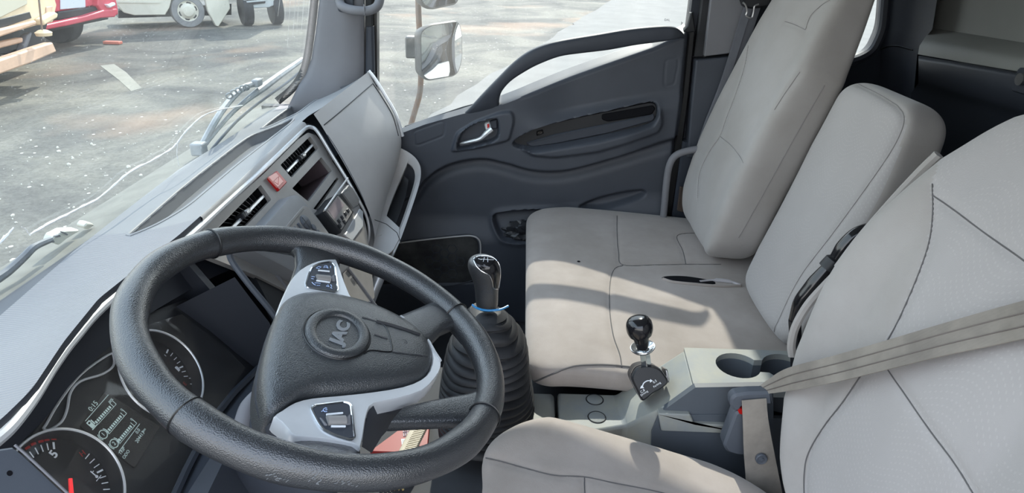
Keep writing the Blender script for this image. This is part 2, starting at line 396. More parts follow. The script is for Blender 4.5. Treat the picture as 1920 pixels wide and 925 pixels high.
# ------------------------------------------------------------------ outside ground
GZ = -0.75
def asphalt():
    m = mat('dusty_asphalt', (.2, .2, .19), .9, spec=.2); t = m.node_tree; L = t.links.new; b = t.nodes['Principled BSDF']
    tcn = N(t, 'ShaderNodeTexCoord'); ob = tcn.outputs['Object']
    n1 = N(t, 'ShaderNodeTexNoise', i_Scale=.55, i_Detail=7.0, i_Roughness=.62, i_Distortion=.6); L(ob, n1.inputs['Vector'])
    r1 = N(t, 'ShaderNodeValToRGB'); el = r1.color_ramp.elements
    el[0].position = .33; el[0].color = (*srgb(72, 71, 70), 1); el[1].position = .64; el[1].color = (*srgb(126, 122, 112), 1)
    k = el.new(.48); k.color = (*srgb(99, 97, 92), 1); L(n1.outputs[0], r1.inputs[0])
    n2 = N(t, 'ShaderNodeTexNoise', i_Scale=26.0, i_Detail=6.0, i_Roughness=.7); L(ob, n2.inputs['Vector'])
    mx = N(t, 'ShaderNodeMix', data_type='RGBA', blend_type='OVERLAY'); mx.inputs[0].default_value = .75; L(r1.outputs[0], mx.inputs[6]); L(n2.outputs[0], mx.inputs[7])
    v = N(t, 'ShaderNodeTexVoronoi', i_Scale=9.0); L(ob, v.inputs['Vector']); lt = N(t, 'ShaderNodeMath', operation='LESS_THAN'); lt.inputs[1].default_value = .13; L(v.outputs['Distance'], lt.inputs[0])
    rnd_ = N(t, 'ShaderNodeSeparateColor'); L(v.outputs['Color'], rnd_.inputs[0]); g = N(t, 'ShaderNodeMath', operation='GREATER_THAN'); g.inputs[1].default_value = .72; L(rnd_.outputs[0], g.inputs[0])
    mm = N(t, 'ShaderNodeMath', operation='MULTIPLY'); L(lt.outputs[0], mm.inputs[0]); L(g.outputs[0], mm.inputs[1])
    m2 = N(t, 'ShaderNodeMix', data_type='RGBA'); L(mm.outputs[0], m2.inputs[0]); L(mx.outputs[2], m2.inputs[6]); m2.inputs[7].default_value = (*srgb(205, 202, 192), 1)
    n4 = N(t, 'ShaderNodeTexNoise', i_Scale=.35, i_Detail=3.0); L(ob, n4.inputs['Vector']); r4 = N(t, 'ShaderNodeMapRange'); r4.inputs[1].default_value = .6; r4.inputs[2].default_value = .72; r4.inputs[4].default_value = .35; L(n4.outputs[0], r4.inputs[0])
    m3 = N(t, 'ShaderNodeMix', data_type='RGBA'); L(r4.outputs[0], m3.inputs[0]); L(m2.outputs[2], m3.inputs[6]); m3.inputs[7].default_value = (*srgb(186, 150, 122), 1)
    L(m3.outputs[2], b.inputs['Base Color'])
    bp = N(t, 'ShaderNodeBump', i_Strength=.6, i_Distance=.02); L(n2.outputs[0], bp.inputs['Height']); L(bp.outputs[0], b.inputs['Normal']); return m
ASPH = asphalt()
CONC = mat('pale_concrete', srgb(122, 120, 116), .9, var=.10, vscale=1.5, grain=.3, gscale=60, spec=.2)
obj_ = obj('ground', grid([[(x, y, GZ) for x in np.linspace(-25, 60, 18)] for y in np.linspace(-40, 50, 18)]), ASPH); struct(obj_)
# paler slab of yard beyond the passenger door, with a shallow broken edge
e0, e1, e2 = at(690, 300, z=GZ), at(1050, 62, z=GZ), at(1190, -25, z=GZ)
edge = spline([e0 + (e0 - e1) * 1.0, e0, (e0 + e1) / 2 + [.05, .02, 0], e1, e2, e2 + (e2 - e1) * 6], 10)
random.seed(5)
MARK = mat('faded_paint_mark', srgb(142, 139, 128), .9, var=.12, vscale=5)
mk_ = obj('painted_mark', prism([at(u, v, z=GZ - .004) for u, v in ((188, 124), (214, 121), (236, 136), (266, 166), (246, 172), (222, 150))], (0, 0, .008)), MARK); tag(mk_, 'faded pale paint patch on the asphalt in front of the windscreen', 'road mark')
edge = [(p[0] + random.uniform(-.05, .05), p[1] + random.uniform(-.05, .05), GZ - .01) for p in edge]
o = obj('concrete_apron', prism(edge + [(60, -30, GZ - .01), (1.6, -30, GZ - .01)], (0, 0, .035)), CONC); struct(o)
# loose stones
def stones():
    V, F = [], []; rs = np.random.RandomState(3); base = bmesh.new(); bmesh.ops.create_icosphere(base, subdivisions=1, radius=1)
    bv = np.array([v.co[:] for v in base.verts]); bf = [[v.index for v in f.verts] for f in base.faces]; base.free(); o = 0
    for i in range(900):
        x = 1.2 + rs.rand() ** 1.4 * 4.6; y = rs.uniform(-.5, 5.6); r = .006 + .016 * rs.rand() ** 3
        s = bv * r * rs.uniform(.6, 1.2, 3); V.append(s + [x, y, GZ + r * .3]); F += [tuple(k + o for k in f) for f in bf]; o += len(bv)
    return np.concatenate(V), F
o = obj('gravel', stones(), mat('pale_stone', srgb(198, 194, 182), .9), smooth=False); o['kind'] = 'stuff'; o['label'] = 'loose pale stones scattered on the asphalt yard'; o['category'] = 'gravel'

# ------------------------------------------------------------------ cab shell
struct(obj('floor', box((0, -.17, -.03), (1.84, 1.9, .06)), M['mat']))
o = obj('floor_engine_cover', loft([[(x, y, z) for x, z in ((-.36, 0), (-.31, .27), (-.27, .30), (.16, .30), (.20, .27), (.25, 0))] for y in (.46, -1.1)]), M['mat'], bev=.015); struct(o)
struct(obj('ceiling', box((0, -.36, 1.61), (1.92, 1.62, .06)), M['roof']))
struct(obj('wall_front', join(box((0, .80, .15), (1.92, .05, 1.08)), box((0, .81, -.2), (1.9, .06, .7))), M['under']))
# rear wall: dark lower trim, lighter ribbed upper trim with a moulded step
YB = -1.12
P1 = lambda u, v, d=0: at(u, v, y=YB + d)
up_rows = []
for (a, d) in (((1850, -330), .02), ((1775, -60), .02), ((1757, 0), .02), ((1752, 30), .02), ((1746, 52), .022), ((1733, 72), .078), ((1724, 86), .092), ((1721, 102), .095)):
    L_ = P1(a[0], a[1], d); R_ = np.array([-.95, YB + d, 0]); t = {-330: -300, -60: -40, 0: 20, 30: 50, 52: 80, 72: 104, 86: 118, 102: 136}[a[1]]
    q = at(1920, t, y=YB + d); k = (q - L_) / (q[0] - L_[0]); R_ = L_ + k * (-.95 - L_[0]); up_rows.append([L_ + (R_ - L_) * s for s in np.linspace(0, 1, 12)])
wb = struct(obj('wall_back', box((0, YB - .03, .78), (1.86, .06, 1.62)), M['wall']))
obj('upper_trim', grid(up_rows), M['wall_up'], wb, ang=60, label='grey finely ribbed upper rear trim')
rows = []
for v0, v1, d in ((104, 137, .095), (108, 141, .122), (114, 148, .126), (150, 205, .115), (156, 214, .095), (175, 240, .065), (520, 620, .05)):
    L_ = P1(1722 if v0 < 160 else 1708, v0, d); q = at(1920, v1, y=YB + d); k = (q - L_) / (q[0] - L_[0])
    rows.append([L_ + k * (x - L_[0]) for x in np.linspace(L_[0], -.93, 14)])
obj('lower_trim', grid(rows), M['wall'], wb, ang=60)
sc = at(1919, 150, y=YB + .12); FB = Frame(sc, (-1, 0, 0), (0, 0, 1))
obj('screw_pocket', slab(FB, rect(-.02, -.026, .04, .022, .008), -.01, .006, .003), M['wall'], wb)
obj('screw', lathe(FB.p(.006, .002, .004), FB.n * -1, [(.012, -.010), (.012, -.004), (.008, -.002), (.004, -.0035), (0, -.0035)], 16), M['metal'], wb, label='domed metal trim screw')
# right side wall behind the door, with the rear quarter window
XW = .90
FW = Frame((XW, 0, 0), (0, -1, 0), (0, 0, 1))
hole = FW.pxs(rnd([(1480, -160), (1668, -160), (1660, 0), (1655, 55), (1636, 96), (1605, 113), (1500, 128)], 18), 0)
wr = struct(obj('wall_right', plate(FW, [(.47, -.04), (1.13, -.04), (1.13, 1.60), (.47, 1.60)], [hole], -.05, .0), M['wall'], ang=20))
obj('window_rim', tube(FW.ps(hole, .004), .014, 8, True), M['dark'], wr)
# corner pillar between side wall and rear wall
cp = FW.pxs([(1658, -40), (1668, 60), (1655, 110), (1640, 280)], 0); 
rows = []
for (ua, va, ub, vb) in ((1735, -330, 1853, -330), (1672, -60, 1778, -60), (1664, 0, 1757, 0), (1660, 50, 1748, 55), (1650, 92, 1726, 82), (1652, 104, 1720, 102), (1646, 180, 1712, 190), (1636, 420, 1690, 420)):
    a = at(ua, va, x=XW - .004); b = at(ub, vb, y=YB + .06); b[0] = min(b[0], XW - .03); c = np.array([(a[0] + b[0]) / 2 + .0, (a[1] + b[1]) / 2 - .02, (a[2] + b[2]) / 2])
    rows.append(spline([a, a * .7 + c * .3 + [-.004, 0, 0], c, b], 4))
tc_ = struct(obj('trim_corner', grid(rows), M['wall'], ang=60)); TCB = bvh(tc_)
obj('trim_seam', tube(onsurf(TCB, [(1640, 102), (1656, 91), (1680, 86), (1712, 94)], .0), .0022, 5), M['frit'], tc_)
w3 = struct(obj('window_3', box((XW + .03, -.95, 1.15), (.004, .6, .56)), M['wsd']))
# outer skin of the right side below the belt, roof rail
struct(obj('trim_roof_rail', join(box((.925, -.05, 1.53), (.05, 1.0, .12)), box((-.925, -.4, 1.53), (.05, 1.5, .12))), M['pillar']))
struct(obj('trim_kick', box((.915, .645, .34), (.03, .31, .76)), M['under']))
struct(obj('wall_left', box((-.93, -.83, .78), (.05, .62, 1.60)), M['wall']))

# ------------------------------------------------------------------ windscreen
WB = np.array([0, .728, .73]); FS = Frame(WB, (1, 0, 0), (0, -.36, 1)); FS = Frame(WB, (1, 0, 0), (0, -.36, 1))  # normal faces the cab
# frame a x b = (1,0,0)x(0,-.36,1): normal points to -y and down into the cab
edge_px = [(604, -60), (598, 0), (592, 55), (584, 110), (574, 142), (556, 168), (528, 192)]
edge_x = [.875, .875, .875, .872, .862, .842, .80]
EP = spline([at(u, v, x=x) for (u, v), x in zip(edge_px, edge_x)], 5)            # right edge of the glass, wrapping round to the pillar
EP = np.vstack([EP[:1] + (EP[:1] - EP[5:6]) * 7, EP[:1] + (EP[:1] - EP[5:6]) * 3, EP, EP[-1:] + [-.02, .06, -.06]])
def wsy(x, z, e): 
    yp = .728 - .36 * (z - .73); return yp - (yp - e[1]) * (max(0.0, x) / e[0]) ** 5
rows = [[(x, wsy(x, e[2], e), e[2]) for x in np.linspace(-.93, e[0], 24)] for e in EP]
win1 = struct(obj('window_1', grid(rows), M['ws'], ang=60)); so_ = win1.modifiers.new('solid', 'SOLIDIFY'); so_.thickness = .005; so_.offset = 1
fb_ = spline([at(u - 8, v - 2, x=x + .004) for (u, v), x in zip([(640, -330), (622, -200)] + edge_px, [.872, .875] + edge_x)], 5); sd_ = []
for k, p in enumerate(fb_):
    t_ = fb_[min(k + 1, len(fb_) - 1)] - fb_[max(k - 1, 0)]; t_ /= np.linalg.norm(t_); v_ = (p - CAM) / np.linalg.norm(p - CAM); sd_.append(np.cross(t_, v_))
obj('frit_band', strap([p - (p - CAM) * .004 for p in fb_], np.array(sd_), .022, .002), M['frit'], win1, label='black printed border of the windscreen')
DRIP = dirty_glass('dried_drip', .12, .34, (1, 1, 1), (1, 1, .3), 20)
for i_, (u, v0, v1, w_) in enumerate(((556, -40, 70, .004), (545, -40, 88, .003), (562, -40, 52, .0025), (572, -40, 60, .004), (583, -40, 40, .003), (538, -40, 50, .002), (528, -40, 30, .002), (578, 50, 96, .002))):
    a_, b_ = FS.px(u, v0, .0), FS.px(u - 8 + i_ % 3, v1, .0); mm_ = (a_ + b_) / 2 + [.002, 0]
    obj('dried_drip', strap([FS.p(*a_, .0012), FS.p(*mm_, .0012), FS.p(*b_, .0012)], FS.a, [w_, w_ * 1.5, w_ * .5], .0004), DRIP, win1, label='dried water streak')
# cracks in the glass: pale chipped fracture lines
CRK = mat('glass_crack', (.9, .92, .92), .3, spec=.8)
def crack(pts, r, nm='crack'):
    P = FS.pxs(spline(pts, 6), .0006); rs = np.random.RandomState(int(abs(pts[0][0]) * 7 + r * 1e5))
    Q = [FS.p(p[0] + rs.uniform(-.0006, .0006), p[1] + rs.uniform(-.0006, .0006), .0006) for p in P]
    return obj(nm, tube(Q, [r * rs.uniform(.5, 1.2) for _ in Q], 5), CRK, win1)
crack([(-15, 470), (8, 447), (26, 427)], .0018)
crack([(56, 440), (90, 420), (140, 395), (190, 368), (240, 325), (290, 298), (320, 280), (333, 268)], .0021)
crack([(333, 268), (350, 245), (380, 218), (415, 205), (455, 198)], .0017)
crack([(56, 440), (48, 430), (40, 425)], .0008)
crack([(333, 268), (332, 290), (336, 312)], .0007)

# ------------------------------------------------------------------ A pillar
cols = []
for v, ul, ur in ((-330, 640, 694), (-200, 622, 692), (-70, 605, 690), (0, 599, 684), (60, 592, 684), (110, 584, 684), (140, 573, 684), (160, 560, 684), (190, 545, 684), (240, 520, 684)):
    a = at(ul, v, x=float(np.interp(v, [110, 140, 160, 190, 240], [.866, .856, .838, .81, .80]))); b = at(ur, v, x=.865 if v < 200 else .87); c = (a + b) / 2 + np.array([-.022, -.015, 0])
    cols.append(spline([a, a * .75 + c * .25 + [-.010, 0, 0], c, c * .3 + b * .7 + [-.006, 0, 0], b], 4))
tr1 = struct(obj('trim_1', grid(cols), M['pillar'], ang=70))
FA = Frame((.885, 0, 0), (0, -1, 0), (0, 0, 1))
o = obj('door_seal', join(slab(FA, FA.pxs([(692, -330), (704, -330), (700, -70), (701, 60), (701, 190), (684, 190)]), -.02, .018, .004)), M['rubber'], tr1)
obj('seal_strip', slab(FA, FA.pxs([(690, 48), (703, 48), (706, 190), (687, 190)]), .0, .026, .006), M['dark'], tr1)
obj('pillar_edge', slab(FA, FA.pxs([(703, -330), (709, -330), (707, -70), (708, 240), (702, 240)]), -.03, .004), M['frit'], tr1)
so_ = tr1.modifiers.new('solid', 'SOLIDIFY'); so_.thickness = .012; so_.offset = -1
hd = thing('grab_handle', 'grey moulded grab handle on the front pillar beside the windscreen', 'handle', tuple(at(640, 10, x=.84)))
pth = spline([at(636, -30, x=.845), at(637, 2, x=.83), at(645, 14, x=.815), at(668, 20, x=.80), at(690, 20, x=.80), at(707, 12, x=.805), at(713, -6, x=.82), at(715, -30, x=.84)], 6)
obj('grip', tube(pth, .0125, 12), M['pillar'], hd)
FH = Frame(at(655, 10, x=.842), (0, -1, 0), (0, 0, 1))
obj('mounting_recess', slab(FH, FH.pxs(rnd([(630, -30), (662, -30), (664, 26), (634, 22)], 6)), -.004, .003, .002), M['dark'], hd)
obj('grip_joint', tube([at(682, 8, x=.79), at(683, 16, x=.786), at(684, 28, x=.79)], .0016, 6), M['pillar'], hd)
# ------------------------------------------------------------------ passenger door
XD = .86
D = Frame((XD, 0, 0), (0, -1, 0), (0, 0, 1))       # u runs to the rear, v up, w into the cab
dr = thing('door_1', 'dark grey passenger door trim panel with grab handle and window switch', None, (XD, 0, .5), kind='structure')
belt = D.pxs([(560, 330), (700, 268), (760, 243), (800, 228), (868, 209), (940, 193), (985, 176), (1060, 149), (1130, 124), (1225, 91), (1262, 74), (1293, 62), (1310, 56)])
def ztop(u): return np.interp(u, belt[:, 0], belt[:, 1])
NU, NV = 300, 230
# rear edge leans with the pillar
redge = D.pxs([(1293, 62), (1282, 180), (1266, 290), (1250, 390), (1230, 560)])
def urear(z): return np.interp(z, redge[::-1, 1], redge[::-1, 0])
crease = spline(D.pxs([(700, 400), (770, 372), (800, 338), (840, 312), (900, 300), (950, 309), (1000, 322), (1060, 322), (1140, 302), (1245, 270), (1290, 258)], .02), 8)
armt = spline(D.pxs([(720, 200), (930, 206), (985, 214), (1040, 218), (1110, 207), (1180, 194), (1250, 182), (1290, 176)], .02), 6)
pocket = spline(D.pxs([(962, 268), (1000, 245), (1060, 229), (1140, 212), (1200, 199), (1226, 196), (1234, 206), (1229, 228), (1200, 242), (1130, 258), (1050, 273), (990, 279)], .03), 4, True)
cup = spline(D.pxs([(858, 274), (866, 250), (890, 232), (925, 222), (934, 228), (932, 258), (900, 270), (868, 279)], .03), 3, True)
bez = D.pxs(rnd([(846, 284), (857, 248), (890, 228), (938, 210), (960, 208), (964, 225), (955, 262), (900, 276)], 8), .03)
pocketlip = D.pxs(rnd([(976, 276), (1000, 284), (1120, 264), (1226, 236), (1240, 205), (1244, 232), (1236, 250), (1120, 284), (1040, 294), (1000, 291)], 8), .03)
slot = spline(D.pxs([(1085, 388), (1120, 372), (1170, 360), (1205, 357), (1208, 368), (1170, 382), (1120, 393)], 0), 4, True)
mapp = spline(D.pxs([(925, 405), (950, 397), (1010, 393), (1040, 400), (1030, 440), (985, 449), (948, 446), (932, 430)], 0), 4, True)
spk = D.pxs(rnd([(700, 452), (880, 436), (900, 446), (899, 525), (760, 528), (700, 530)], 12), .0)
cap1 = D.pxs(rnd([(776, 246), (828, 227), (834, 231), (832, 254), (785, 272), (778, 270)], 5), .03)
cap2 = D.pxs(rnd([(1248, 114), (1270, 108), (1272, 118), (1264, 158), (1249, 162), (1245, 156)], 4), .0)
S = np.linspace(0, 1, NU); Tt = np.linspace(0, 1, NV)
U = np.zeros((NV, NU)); V = np.zeros((NV, NU))
for i, t in enumerate(Tt):
    for j, s in enumerate(S):
        pass
S_, T_ = np.meshgrid(S, Tt)
U = -.50 + S_ * (.50 + .46); V = .02 + T_ * (ztop(U) - .02)
for _ in range(3):
    ur = urear(V); U = -.50 + S_ * (.50 + ur); V = .02 + T_ * (ztop(U) - .02)
zc = np.interp(U, crease[:, 0], crease[:, 1]); za = np.interp(U, armt[:, 0], armt[:, 1])
ab = sstep(-.008, .012, V - zc)                                   # above the crease
bump = .034 * ab * (1 - .95 * sstep(-.045, .02, V - za) * sstep(-.04, .16, U)) 
taper = 1 - sstep(.30, .44, U) * .6
Wd = bump * taper
Wd += .012 * np.exp(-((V - zc + .012) / .02) ** 2) * -1 * (1 - ab)   # soft hollow under the crease
low = sstep(.04, -.06, V - np.interp(U, [-.5, -.1, .05, .2, .45], [.36, .36, .40, .42, .46])); Wd += .026 * low * (1 - ab)
dp = sdf(pocket, U, V); Wd -= .030 * sstep(.003, -.004, dp)
db = sdf(bez, U, V); Wd += .010 * sstep(.004, -.004, db); dcup = sdf(cup, U, V); Wd -= .030 * sstep(.003, -.004, dcup)
dl = sdf(pocketlip, U, V); Wd += .012 * sstep(.006, -.006, dl)
Wd -= .022 * sstep(.004, -.012, sdf(slot, U, V)); Wd -= .03 * sstep(.004, -.008, sdf(mapp, U, V)); Wd += .006 * np.exp(-(sdf(mapp, U, V) / .012) ** 2)
ds = sdf(spk, U, V); Wd -= .005 * sstep(.002, -.003, ds)
for c in (cap1, cap2): Wd -= .0018 * np.exp(-(sdf(c, U, V) / .0022) ** 2)
topd = (ztop(U) - V); Wd -= .005 * sstep(.010, 0, topd) * sstep(-.02, .03, U)
Wd -= .02 * sstep(.985, 1.0, S_)
P = np.stack([XD - Wd, -U, V], -1)
# ledge from the trim's top edge up to the glass, and the turned-in rear edge
led = []
for f, dx, dz in ((1, .005, .003), (2, .024, .008), (3, .068, .016), (4, .072, -.05)):
    r = P[-1].copy(); k = sstep(-.20, -.06, U[-1]) ; r[:, 0] += dx; r[:, 2] += dz * (.15 + .85 * k); led.append(r)
P = np.concatenate([P, np.array(led)], 0)
edgec = P[:, -1:].copy(); edgec[:, :, 0] += .05; edgec[:, :, 1] -= .004; P = np.concatenate([P, edgec], 1)
panel = obj('trim_panel', grid(P), M['door'], dr, ang=60)
obj('outer_skin', box((.962, .02, .18), (.02, .98, .93)), M['paint'], dr)
PB = bvh(panel)
# door edge strip behind the trim, dark seal
obj('rear_seal', slab(D, D.pxs([(1293, 62), (1306, 60), (1294, 180), (1280, 290), (1262, 400), (1245, 560), (1230, 560), (1247, 390), (1264, 290), (1281, 180)]), -.05, -.012, .004), M['frit'], dr)
# dark switch pocket
inn = inset(pocket, .0015)
obj('switch_pocket', slab(D, inn, -.004, .0075, .001), M['black'], dr, label='black recessed pocket holding the window switch')
FSW = Frame(D.p(*D.px(1110, 243, .014), .012), (0, -1, .30), (0, .3, 1))
FSW = Frame(D.p(*D.px(1110, 243, .014), .0), (0, -1, .30), (0, 0, 1))
q = lambda pts, w=.012: FSW.pxs(pts, w)
obj('pocket_shelf', slab(FSW, q(rnd([(985, 268), (1040, 252), (1140, 232), (1228, 214), (1226, 226), (1140, 250), (1040, 270), (996, 276)], 5)), -.002, .014, .003), M['dark'], dr)
obj('window_switch', slab(FSW, q(rnd([(1006, 246), (1018, 243), (1019, 251), (1006, 255)], 2), .012), .0, .014, .003), M['glossy'], dr, label='small black window switch')
obj('pull_pocket', slab(FSW, q(rnd([(1128, 214), (1224, 197), (1229, 203), (1222, 214), (1140, 228), (1128, 224)], 4), .006), .0, .012, .003), M['void'], dr)
# inner release handle
obj('handle_cup', slab(D, inset(cup, .001), -.0, .012, .001), M['black'], dr, label='black dished cup behind the release lever')
lev = [D.p(*D.px(u, v, .034), w) for u, v, w in ((862, 271, .024), (880, 266, .032), (900, 260, .036), (912, 250, .036), (922, 242, .032))]
hl = obj('release_handle', tube(spline(lev, 5), list(np.interp(np.linspace(0, 1, 21), [0, .1, .55, .75, 1], [.002, .0055, .0075, .0105, .0115])), 10, flat=.8), M['silver'], dr, label='satin silver door release lever')
FL = Frame(D.p(*D.px(914, 235, .03), .014), (0, -1, .2), (0, 0, 1))
obj('lock_button', slab(FL, FL.pxs(rnd([(908, 230), (918, 226), (922, 239), (911, 243)], 3)), -.004, .012, .003), M['silver'], dr)
obj('lock_mark', slab(FL, FL.pxs(rnd([(913.5, 231), (917.5, 230), (918.5, 238), (914.5, 239)], 1), .0), .011, .0128), M['red'], dr, label='small red unlocked mark')
obj('lock_hood', slab(FL, FL.pxs(rnd([(918, 226), (932, 222), (933, 240), (922, 241)], 3)), -.004, .010, .003), M['dark'], dr)
# speaker panel: perforated grille with a raised bright edge, hexagon relief
Sp = spline(D.pxs([(752, 449), (800, 443), (860, 437), (884, 436), (897, 441), (902, 454), (901, 490), (898, 520)], .002), 6)
obj('speaker_trim', tube(D.ps(Sp, .030), .0028, 6), M['dash'], dr, label='pale moulded edge of the speaker grille')
obj('speaker_trim', tube(D.ps(spline(D.pxs([(800, 526), (840, 529), (870, 524), (898, 516)], .002), 6), .029), .002, 6), M['dark'], dr)
spi = inset(spk, .004); sg = obj('speaker_grille', slab(D, spi, .0, .0245, .002), M['speaker'], dr, label='black dusty speaker grille with hexagon relief')
hx = []
for i in range(7):
    for j in range(9):
        c = np.array([D.px(822, 482)[0] + (i - 3) * .026, D.px(822, 482)[1] + (j - 4) * .015 * 1.0]) ; c[1] = D.px(822, 482)[1] + (j - 4) * .0225 / 1.5 * 1.0
hexm = []
c0 = D.px(835, 484)
for i in range(-3, 4):
    for j in range(-3, 4):
        x = c0[0] + i * .0255; y = c0[1] + (j + (.5 if i % 2 else 0)) * .0295
        if (x - c0[0]) ** 2 + (y - c0[1]) ** 2 < .058 ** 2:
            r = [(x + .0165 * math.cos(a), y + .0165 * math.sin(a)) for a in np.arange(6) * math.pi / 3]
            hexm.append(tube(D.ps(r, .0245), .0011, 4, True))
obj('hexagon_relief', join(*hexm), M['dark'], dr)
# door grab handle, a wide flat bar bridging the lower corner of the window
pairs = [((866, 216), (938, 199)), ((880, 203), (936, 190)), ((905, 176), (941, 172)), ((935, 145), (958, 152)), ((962, 118), (985, 134)), ((990, 97), (1012, 120)), ((1022, 83), (1050, 106)), ((1060, 74), (1090, 100)), ((1120, 64), (1140, 94)), ((1180, 54), (1190, 85)), ((1235, 49), (1228, 80)), ((1262, 50), (1255, 76)), ((1277, 58), (1274, 72)), ((1284, 68), (1283, 72))]
pa = spline([p[0] for p in pairs], 4); pb = spline([p[1] for p in pairs], 4); rings = []
for k, (a, b) in enumerate(zip(pa, pb)):
    f = k / len(pa); w0 = np.interp(f, [0, .12, .3, .85, 1], [.004, .012, .026, .028, .0]); th = np.interp(f, [0, .15, .9, 1], [.030, .036, .034, .026])
    A, B = D.px(*a, w0 + th * .7), D.px(*b, w0 + th * .7)
    sec = []
    for tt in np.linspace(0, 2 * np.pi, 16, endpoint=False):
        cx, cy = math.cos(tt), math.sin(tt); m_ = abs(cx) ** .5 * np.sign(cx), abs(cy) ** .5 * np.sign(cy)
        uv = (A + B) / 2 + (B - A) / 2 * m_[0]; sec.append(D.p(uv[0], uv[1], w0 + th / 2 + th / 2 * m_[1]))
    rings.append(sec)
obj('grab_bar', loft(rings), M['dark'], dr, ang=50, label='dark curved grab bar across the window corner')
# glass and its channel
FG = Frame((.928, 0, 0), (0, -1, 0), (0, 0, 1))
gb = FG.pxs([(640, 290), (760, 238), (868, 202), (945, 181), (1060, 140), (1200, 89), (1262, 66), (1292, 54), (1325, -2), (1345, -120)])
g = struct(obj('window_2', slab(FG, [tuple(p) for p in gb] + [(.42, 1.52), (-.45, 1.52)], -.002, .002), M['wsd'], smooth=False))
obj('glass_channel', tube(FG.ps(gb[1:8], .004), .0045, 6), M['frit'], g, label='thin black seal where the glass meets the door')
text('maker_mark', 'DAL', FG, *FG.px(1251, 37.5, .0025), .0026, .0085, M['dark'], g, 0, .0001)
text('maker_mark', 'TEMPERED', FG, *FG.px(1251, 41.5, .0025), .0026, .004, M['dark'], g, 0, .0001) if 0 else None
FGB = Frame((.895, 0, 0), (0, -1, 0), (0, 0, 1))
obj('corner_filler', slab(FGB, FGB.pxs([(1278, 60), (1287, 48), (1293, 24), (1297, 22), (1303, 60)]), -.01, .012, .003), M['rubber'], dr)

# ------------------------------------------------------------------ B pillar
FP = Frame((.885, 0, 0), (0, -1, 0), (0, 0, 1))
tr2 = thing('trim_2', 'grey two piece B pillar trim behind the passenger door', None, (.885, -.55, .8), kind='structure')
obj('pillar_core', slab(Frame((.90, 0, 0), (0, -1, 0), (0, 0, 1)), FP.pxs([(1350, -330), (1540, -330), (1480, 420), (1250, 420), (1282, 200), (1304, 60)]), -.05, -.005), M['frit'], tr2)
obj('seal', slab(FP, FP.pxs([(1358, -330), (1374, -330), (1318, 105), (1300, 105)]), -.01, .012, .004), M['rubber'], tr2)
obj('seal', slab(FP, FP.pxs([(1380, -330), (1387, -330), (1322, 105), (1316, 105)]), -.01, .018, .003), M['rubber'], tr2)
obj('upper_trim', slab(FP, FP.pxs(rnd([(1382, -330), (1462, -330), (1392, 0), (1378, 60), (1364, 97), (1316, 103), (1328, 0)], 3)), -.02, .03), M['pillar'], tr2, bev=.005)
obj('lower_trim', slab(FP, FP.pxs(rnd([(1300, 109), (1400, 99), (1390, 290), (1284, 290), (1291, 200)], 4)), -.02, .036), M['door'], tr2, bev=.005)
obj('base_trim', slab(FP, FP.pxs([(1278, 262), (1400, 258), (1400, 460), (1250, 460)]), -.02, .02, .006), M['door_low'], tr2)
# small brownish sticker at the pillar foot
obj('foot_patch', slab(FP, FP.pxs(rnd([(1276, 350), (1303, 362), (1296, 402), (1270, 397)], 3), .03), .02, .026, .002), mat('brown_stain_plate', srgb(86, 74, 66), .8, var=.2, vscale=60), tr2)
# grey bent tube beside the seat
gt = obj('seat_side_tube', tube(spline([at(1240, 430, x=.80), at(1245, 395, x=.80), at(1250, 340, x=.80), at(1256, 308, x=.80), at(1268, 291, x=.80), at(1290, 283, x=.80), at(1320, 278, x=.80)], 6), .0105, 12), M['pillar'])
tag(gt, 'bent grey tube rising beside the passenger seat and turning behind it', 'tube')
# ------------------------------------------------------------------ dashboard
db = thing('dashboard', 'grey moulded dashboard with two long top trays, chrome strip and lid panel', 'dashboard', (.1, .55, .7))
ZC = .758
chrome_px = [(-60, 870), (-15, 832), (20, 800), (60, 748), (99, 686), (138, 635), (205, 564), (346, 452), (427, 378), (492, 319), (556, 257)]
ridge_px = [(-60, 838), (-20, 806), (20, 770), (60, 730), (120, 640), (185, 560), (339, 438), (424, 362), (488, 300), (552, 240), (580, 216)]
far_px = [(-60, 648), (0, 592), (37, 560), (136, 473), (239, 392), (335, 318), (430, 258), (500, 210), (560, 168), (610, 146), (668, 132)]
ridge = [at(u, v, z=.772) for u, v in ridge_px] + [at(608, 200, x=.60), at(640, 174, x=.68), at(690, 136, x=.80), at(704, 136, x=.835)]
ridge = np.array(ridge); far = np.array([at(u, v, z=.737) for u, v in far_px] + [np.array([.95, .70, .737])])
ridge = ridge[np.argsort(ridge[:, 0])]; far = far[np.argsort(far[:, 0])]
X = np.linspace(-.84, .835, 460); Sg = np.linspace(0, 1, 110)
ry, rz = np.interp(X, ridge[:, 0], ridge[:, 1]), np.interp(X, ridge[:, 0], ridge[:, 2])
ker = np.exp(-np.linspace(-2, 2, 13) ** 2); ker /= ker.sum()
sm = lambda a: np.convolve(np.pad(a, 6, 'edge'), ker, 'valid')
ry, rz = sm(ry), sm(rz); fy = sm(np.interp(X, far[:, 0], far[:, 1])); fz = np.full_like(X, .737)
XX, SS = np.meshgrid(X, Sg); YY = ry + (fy - ry) * SS; ZZ = rz + (fz - rz) * (1 - (1 - SS) ** 1.7)
big = at(0, 0, z=1) * 0
trayA = np.array([at(u, v, z=.757)[:2] for u, v in rnd([(233, 430), (330, 346), (440, 262), (468, 243), (552, 224), (540, 236), (440, 310), (345, 388), (290, 414)], [10, 20, 20, 14, 6, 6, 40, 50, 20], 6)])
trayB = np.array([at(u, v, z=.757)[:2] for u, v in rnd([(487, 232), (520, 208), (556, 184), (578, 176), (624, 167), (596, 190), (545, 220)], [6, 14, 10, 10, 6, 10, 8], 5)])
